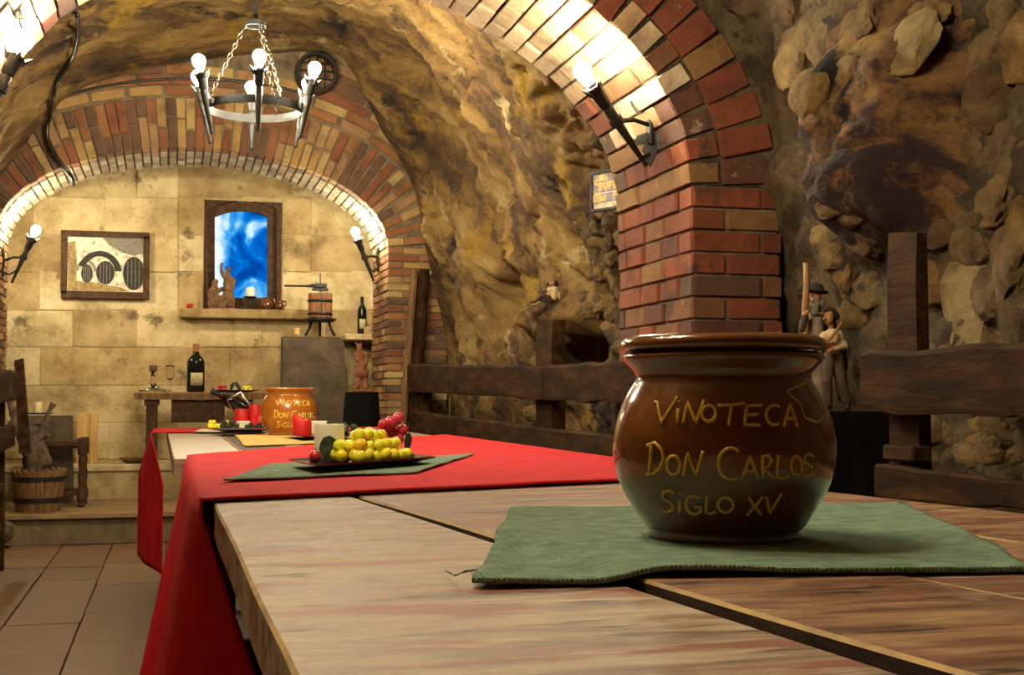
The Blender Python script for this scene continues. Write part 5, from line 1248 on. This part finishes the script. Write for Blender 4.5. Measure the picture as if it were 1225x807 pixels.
MB().tube([Vector((cz.x, Yp, zb_)), Vector((cz.x, Yp, wp(383, 327).z))], .006, 8).build('screw', 'steel', root)
MB().rbox(Vector((cz.x, Yp, wp(383, 346).z)), (19 * m_, .03, 3.5 * m_), .004).build('press_head', 'iron', root); MB().rbox(Vector((cz.x, Yp, wp(383, 341.5).z)), (14 * m_, .04, 5 * m_), .004).build('yoke', 'iron', root)
MB().tube([wp(391, 341), wp(376, 341.5), wp(366, 342), wp(340, 341.5)], [.010, .014, .007, .007], 8).build('handle', 'iron', root)
# little shelf with bottle
shx0, shx1 = onY(413, 402, 9.42).x, onY(452, 396, 9.42).x; shz = onY(420, 399, 9.42).z
tag(MB().rbox(((shx0 + shx1 + .25) / 2, 9.60, shz - .022), (shx1 - shx0 + .25, .38, .045), .006).build('trim_stone_shelf', 'limestone'), kind='structure')
MBp = onY(433, 392, 9.5); bottle(Vector((MBp.x, 9.5, shz + .001)), (0, 0, 1), 45 * mpp(9.5), .034, 'slim dark bottle with white neck band on the stone shelf', 'iron', True, 'label_paper')
tag(MB().rbox(Vector((onY(439, 386, 9.47).x, 9.46, shz + .028)), (.05, .05, .054), .005).build('stone_block', 'limestone'), 'small pale stone block on the shelf beside the bottle', 'block')
# terracotta statuette on black draped stand
DY = 8.3; dt = onY(433, 468, DY); root = thing('draped_stand', (dt.x, DY, 0), 'round stand draped in black cloth under the terracotta statuette', 'stand'); r0 = 19.5 * mpp(DY)
mb = MB(); zt2 = dt.z - .004
def dr2(u, v):
    a = 2 * PI * u; r_ = r0 * (1 + .42 * v ** .7) + .012 * v * math.sin(a * 9); return Vector((dt.x + math.cos(a) * r_, DY + math.sin(a) * r_, zt2 - (zt2 - .02) * v))
mb.grid(dr2, 64, 14); mb.lathe([(1e-7, 0), (r0, -.001)], Vector((dt.x, DY, zt2 + .001)), 32, None, False); mb.build('drape', 'black_cloth', root, smooth=True, angle=.9)
MB().lathe([(r0 * .95, 0), (r0 * .95, .02), (.04, .03), (.04, zt2 - .03), (r0 * .96, zt2 - .02), (r0 * .96, zt2 - .004)], (dt.x, DY, 0), 20).build('column', 'dark_wood', root)
def t3(px, py, dy=0): return onY(px, py, DY + dy)
m_ = mpp(DY); root = thing('statuette', Vector((dt.x, DY, zt2 + .001)), 'terracotta statuette of a hooded figure in a short coat on black stand', 'statuette')
MB().rbox(Vector((dt.x, DY, zt2 + .0095)), (23 * m_, .09, .017), .004).build('base', 'terracotta', root)
zf = zt2 + .018
blob('figure', [(t3(427, 463), 3.6 * m_, t3(429, 447), 4 * m_), (t3(437, 463), 3.8 * m_, t3(436, 447), 4.2 * m_), (t3(425, 463.5, -.02), 2.8 * m_, t3(427, 463), 3 * m_), (t3(437, 463.5, -.02), 2.8 * m_, t3(437, 462), 3 * m_),
    (t3(430, 446), 7 * m_, t3(434, 446), 7.2 * m_), (t3(432, 444), 7 * m_, t3(432, 432), 5.2 * m_), (t3(432, 432), 5.2 * m_, t3(431, 425), 6.2 * m_), (t3(426, 424), 3 * m_, t3(437, 424), 3.4 * m_), (t3(438, 425), 3 * m_, t3(438, 434, -.01), 2.6 * m_), (t3(438, 434, -.01), 2.6 * m_, t3(431, 436, -.03), 2.3 * m_),
    (t3(426, 425), 2.6 * m_, t3(428, 431, -.02), 2.4 * m_), (t3(430, 417), 3.6 * m_, t3(430, 414), 3.4 * m_), (t3(428, 414), 1.6 * m_, t3(425, 409.5), .8 * m_), (t3(432, 414), 1.6 * m_, t3(432.5, 410), .8 * m_), (t3(429, 418, -.012), 1.6 * m_, t3(428, 419, -.018), 1.3 * m_), (t3(435, 437, -.028), 3 * m_, t3(435, 439, -.026), 3 * m_)], 'terracotta', root, .0045, .0025, 50)

# window sill things
WS = WB - .045
def w3(px, py, dy=0): return onY(px, py, WS + dy)
m_ = mpp(WS); root = thing('clay_figurine_group', Vector((w3(267, 369).x, WS, SILL + .001)), 'dark clay figurine group with a hatted man raising his arm on the window sill', 'figurine')
MB().lathe([(1e-7, 0), (17 * m_, 0), (17.5 * m_, .006), (16 * m_, .012), (1e-7, .012)], Vector((w3(267, 369).x, WS, SILL + .001)), 24, Matrix.Diagonal((1, .55, 1)), False).build('base', 'terracotta', root, smooth=True)
blob('drinking_man', [(w3(274, 360), 7 * m_, w3(273, 347), 6 * m_), (w3(273, 347), 6 * m_, w3(273, 334), 5.5 * m_), (w3(268, 330), 3 * m_, w3(265, 325), 2.2 * m_), (w3(265, 325), 2.2 * m_, w3(264.5, 318), 1.6 * m_), (w3(264.5, 318), 1.6 * m_, w3(265.3, 315.5), 1.8 * m_), (w3(273, 328), 2.2 * m_, w3(273, 324), 3 * m_),
    (w3(279, 335), 3 * m_, w3(279, 343), 2.5 * m_), (w3(279, 343), 2.5 * m_, w3(273, 348, -.02), 2.2 * m_), (w3(276, 352), 4 * m_, w3(278, 366), 3 * m_), (w3(270, 352, -.02), 4 * m_, w3(268, 366, -.03), 3 * m_)], 'clay_brown', root, .005, .003, 40)
MB().lathe([(1e-7, .026), (.012, .022), (.018, .004), (.032, .0), (.03, -.004), (1e-7, -.004)], w3(273, 322.5), 14, Matrix.Rotation(.35, 3, 'Y'), False).build('hat', 'clay_brown', root, smooth=True)
blob('seated_man', [(w3(256, 362), 6.5 * m_, w3(255, 350), 6.5 * m_), (w3(255, 350), 6 * m_, w3(257, 343), 4 * m_), (w3(257, 338), 3.6 * m_, w3(258, 337), 3.5 * m_), (w3(260, 348, -.02), 3.2 * m_, w3(268, 345, -.03), 2.5 * m_), (w3(258, 357, -.02), 4.5 * m_, w3(265, 356, -.03), 3.5 * m_), (w3(265, 356, -.03), 3.2 * m_, w3(264, 366, -.03), 2.8 * m_), (w3(252, 362), 4 * m_, w3(253, 366), 4 * m_)], 'clay_brown', root, .005, .003, 40)
cp = Vector((w3(299, 369).x, WS - .01, SILL + .001)); root = thing('candlestick', cp, 'black pan candlestick on the window sill', 'candle holder'); hh = (369 - 354) * m_
MB().lathe([(1e-7, 0), (.03, 0), (.03, .004), (.006, .008), (.005, hh - .012), (.02, hh - .010), (.046, hh - .002), (.048, hh + .004), (.02, hh), (1e-7, hh)], cp, 24, None, False).build('stand', 'iron', root, smooth=True, angle=.9)
candle(cp + Vector((0, 0, hh + .001)), 5.2 * m_, 11 * m_, 'wax_white', 'white candle on the black pan candlestick at the window')
def jug(px, r_, label, flip):
    b = Vector((w3(px, 369).x, WS - .01, SILL + .001)); root = thing('jug', b, label, 'jug')
    MB().lathe([(1e-7, 0), (r_ * .6, 0), (r_ * .95, r_ * .5), (r_, r_ * .85), (r_ * .8, r_ * 1.35), (r_ * .58, r_ * 1.6), (r_ * .7, r_ * 1.95), (r_ * .62, r_ * 1.93), (r_ * .5, r_ * 1.6), (1e-7, r_ * 1.2)], b, 24, None, False).build('body', 'brown_glaze', root, smooth=True)
    MB().tube([b + Vector((flip * r_ * .62, 0, r_ * 1.85)), b + Vector((flip * r_ * 1.25, 0, r_ * 1.75)), b + Vector((flip * r_ * 1.35, 0, r_ * 1.2)), b + Vector((flip * r_ * .93, 0, r_ * .9))], .006, 8).build('handle', 'brown_glaze', root, smooth=True)
jug(318, 7.6 * m_, 'bigger glazed brown jug on the window sill', 1); jug(334, 6.0 * m_, 'smaller glazed brown jug at the end of the window sill', 1)
rs = Vector((onY(227, 366, WB - .09).x, WB - .09, SILL + .001)); root = thing('rose', rs, 'small red rose lying on the stone window sill', 'flower')
pet = MB()
for k in range(7):
    a = k * 2.4; d = Vector((math.cos(a), math.sin(a), 0)) * .012 * (1 if k else 0); pet.sphere(rs + d + Vector((0, 0, .018 + .004 * (k % 2))), .014, 8, 6)
pet.build('petals', 'rose', root, smooth=True); MB().tube([rs + Vector((.01, 0, .012)), rs + Vector((.03, .01, .004))], .002, 5).build('stem', 'leaf', root)

# ------------------------------------------------------------------ planter corner on the platform
by = 8.62; bb = Vector((onY(46, 600, by).x, by, PZ + .001)); rT, rB, H_ = 29.5 * mpp(by), 24 * mpp(by), 47 * mpp(by)
root = thing('barrel_planter', bb, 'half-barrel planter with notched rim and dark hoops holding an old vine', 'planter')
n = 20
for k in range(n):
    a0 = 2 * PI * k / n + .01; a1 = 2 * PI * (k + 1) / n - .01; am = (a0 + a1) / 2; vv = []
    def pt(r_, a, z): return bb + Vector((math.cos(a) * r_, math.sin(a) * r_, z))
    oz = [(a0, H_ - .02), (am, H_ + .006), (a1, H_ - .02)]
    vv = [pt(rB, a0, 0), pt(rB, am, 0), pt(rB, a1, 0)] + [pt(rT, a, z) for a, z in reversed(oz)]; vi = [pt(rB - .018, a0, 0), pt(rB - .018, am, 0), pt(rB - .018, a1, 0)] + [pt(rT - .018, a, z) for a, z in reversed(oz)]
    MB().add(vv + vi, [tuple(range(6)), tuple(reversed(range(6, 12)))] + [(i, (i + 1) % 6, (i + 1) % 6 + 6, i + 6) for i in range(6)]).build('stave', 'barrel_wood', root)
for zf_, hh in ((.78, .028), (.28, .03)):
    rr_ = rB + (rT - rB) * zf_; MB().lathe([(rr_ - .001, -hh / 2), (rr_ + .005, -hh / 2), (rr_ + .006, hh / 2), (rr_ - .001, hh / 2)], bb + Vector((0, 0, H_ * zf_)), 32, None, False).build('hoop', 'iron', root, smooth=True, angle=.6)
MB().lathe([(1e-7, 0), (rB, 0)], bb + Vector((0, 0, .03)), 24, None, False).build('bottom', 'barrel_wood', root)
MB().lathe([(1e-7, .01), (rT * .86, 0)], bb + Vector((0, 0, H_ * .82)), 24, None, False).build('soil', 'grout', root)
def v3(px, py, dy=0): return onY(px, py, by + dy)
m_ = mpp(by)
vb = bb + Vector((0, 0, H_ * .8)); root = thing('vine_stump', v3(40, 562), 'gnarled old vine stump with forked branches in the barrel planter', 'vine')
tag(blob('trunk', [(v3(42, 562), 10 * m_, v3(38, 540), 8.5 * m_), (v3(38, 540), 8 * m_, v3(24, 516), 6.5 * m_), (v3(24, 516), 6 * m_, v3(14, 508, .02), 5 * m_), (v3(26, 516), 5 * m_, v3(16, 496, .05), 4 * m_), (v3(16, 496, .05), 4 * m_, v3(12, 480, .05), 3 * m_), (v3(18, 494, .05), 3.5 * m_, v3(24, 484, .05), 2.5 * m_),
    (v3(36, 534), 6.5 * m_, v3(50, 520), 5.5 * m_), (v3(50, 520), 5.5 * m_, v3(56, 500), 3.6 * m_), (v3(56, 500), 3.6 * m_, v3(60, 488), 3 * m_), (v3(58, 494), 2.6 * m_, v3(66, 484), 2 * m_), (v3(60, 490), 2.2 * m_, v3(62, 482), 1.6 * m_), (v3(50, 522), 4 * m_, v3(59, 520), 2.4 * m_), (v3(50, 508), 2.2 * m_, v3(33, 505, .03), 1.4 * m_), (v3(52, 550), 9 * m_, v3(46, 530), 6 * m_)],
    'vine_wood', root, .007, .008, 22), 'gnarled grey-brown vine wood')
# stool with turned legs
ly = 8.86; lg = onY(97, 600, ly); root = thing('turned_stool', Vector((lg.x - .14, ly + .14, PZ)), 'dark wooden stool frame with turned legs behind the barrel planter', 'stool')
def turned(x, y, H):
    b = Vector((x, y, PZ)); pr = [(.018, 0), (.026, .012), (.018, .03), (.024, .045), (.028, .05), (.028, .10), (.022, .11), (.017, .14), (.024, .2), (.017, .25), (.023, .30), (.018, .33), (.028, .345), (.028, H - .01), (.022, H)]
    MB().lathe(pr, b, 14).build('leg', 'dark_wood', root, smooth=True, angle=.6)
Hs = (602 - 524) * mpp(ly)
for dx in (0, -.34):
    for dy in (0, .26): turned(lg.x + dx, ly + dy, Hs)
for dy in (0, .26):
    MB().rbox((lg.x - .17, ly + dy, PZ + Hs - .035), (.34, .026, .035), .004).build('top_rail', 'dark_wood', root); MB().rbox((lg.x - .17, ly + dy, PZ + .09), (.34, .022, .03), .004).build('stretcher', 'dark_wood', root)
for dx in (0, -.34):
    MB().rbox((lg.x + dx, ly + .13, PZ + Hs - .035), (.026, .26, .035), .004).build('top_rail', 'dark_wood', root); MB().rbox((lg.x + dx, ly + .13, PZ + .09), (.022, .26, .03), .004).build('stretcher', 'dark_wood', root)
MB().rbox((lg.x - .17, ly + .13, PZ + Hs - .06), (.33, .25, .014), .003).build('seat', 'dark_wood', root)
# brown slab with candle tray behind
sy = 9.2; a = onY(33, 497, sy); c = onY(86, 497, sy)
mb = MB(); fr = [Vector((a.x + (c.x - a.x) * k / 10, sy, a.z + .006 * noise.noise(Vector((k, 3, 3))))) for k in range(11)] + [Vector((c.x + .01, sy, PZ)), Vector((a.x - .01, sy, PZ))]
tag(mb.prism(fr, (0, .12, 0)).build('stone_slab', 'slab'), 'brown upright stone slab with a candle behind the vine planter', 'stone slab')
tp = Vector((onY(45, 496, sy + .06).x, sy + .06, a.z + .009)); tag(MB().lathe([(1e-7, 0), (.09, 0), (.105, .008), (.102, .010), (.09, .004), (1e-7, .004)], tp, 26, Matrix.Diagonal((1, .5, 1)), False).build('candle_tray', 'iron', smooth=True), 'flat black candle tray on the brown stone slab', 'tray')
candle(tp + Vector((0, 0, .005)), 5 * mpp(sy), 13 * mpp(sy), 'wax_cream', 'cream candle on a tray behind the vine planter')
# pale boards leaning on the plinth
for k, (x0, x1, lab) in enumerate(((92.5, 107, 'wider pale yellow board standing on the stone plinth'), (108.2, 117.5, 'narrower pale yellow board standing on the stone plinth'))):
    a = onY(x0, 494, 9.66); c = onY(x1, 494, 9.66); tag(MB().rbox(((a.x + c.x) / 2, 9.66, (a.z + PLZ) / 2), (c.x - a.x, .03, a.z - PLZ), .003).build('pale_board', 'pale_wood'), lab, 'board')
# rock lump at the step and a small shelf bowl
tag(blob('rock_lump', [(onY(2, 634, 8.25), .06, onY(-12, 636, 8.25), .07), (onY(10, 640, 8.28), .04, onY(4, 640, 8.25), .05)], 'rubble', None, .012, .03, 9), 'rounded rock lump at the foot of the step', 'rock')
tray = onY(160, 545, 9.6); tag(MB().lathe([(1e-7, 0), (.05, 0), (.10, .035), (.098, .04), (.048, .006), (1e-7, .006)], Vector((tray.x, 9.6, PLZ + .001)), 22, None, False).build('wooden_bowl', 'barrel_wood', smooth=True), 'small dark wooden bowl on the stone plinth', 'bowl')
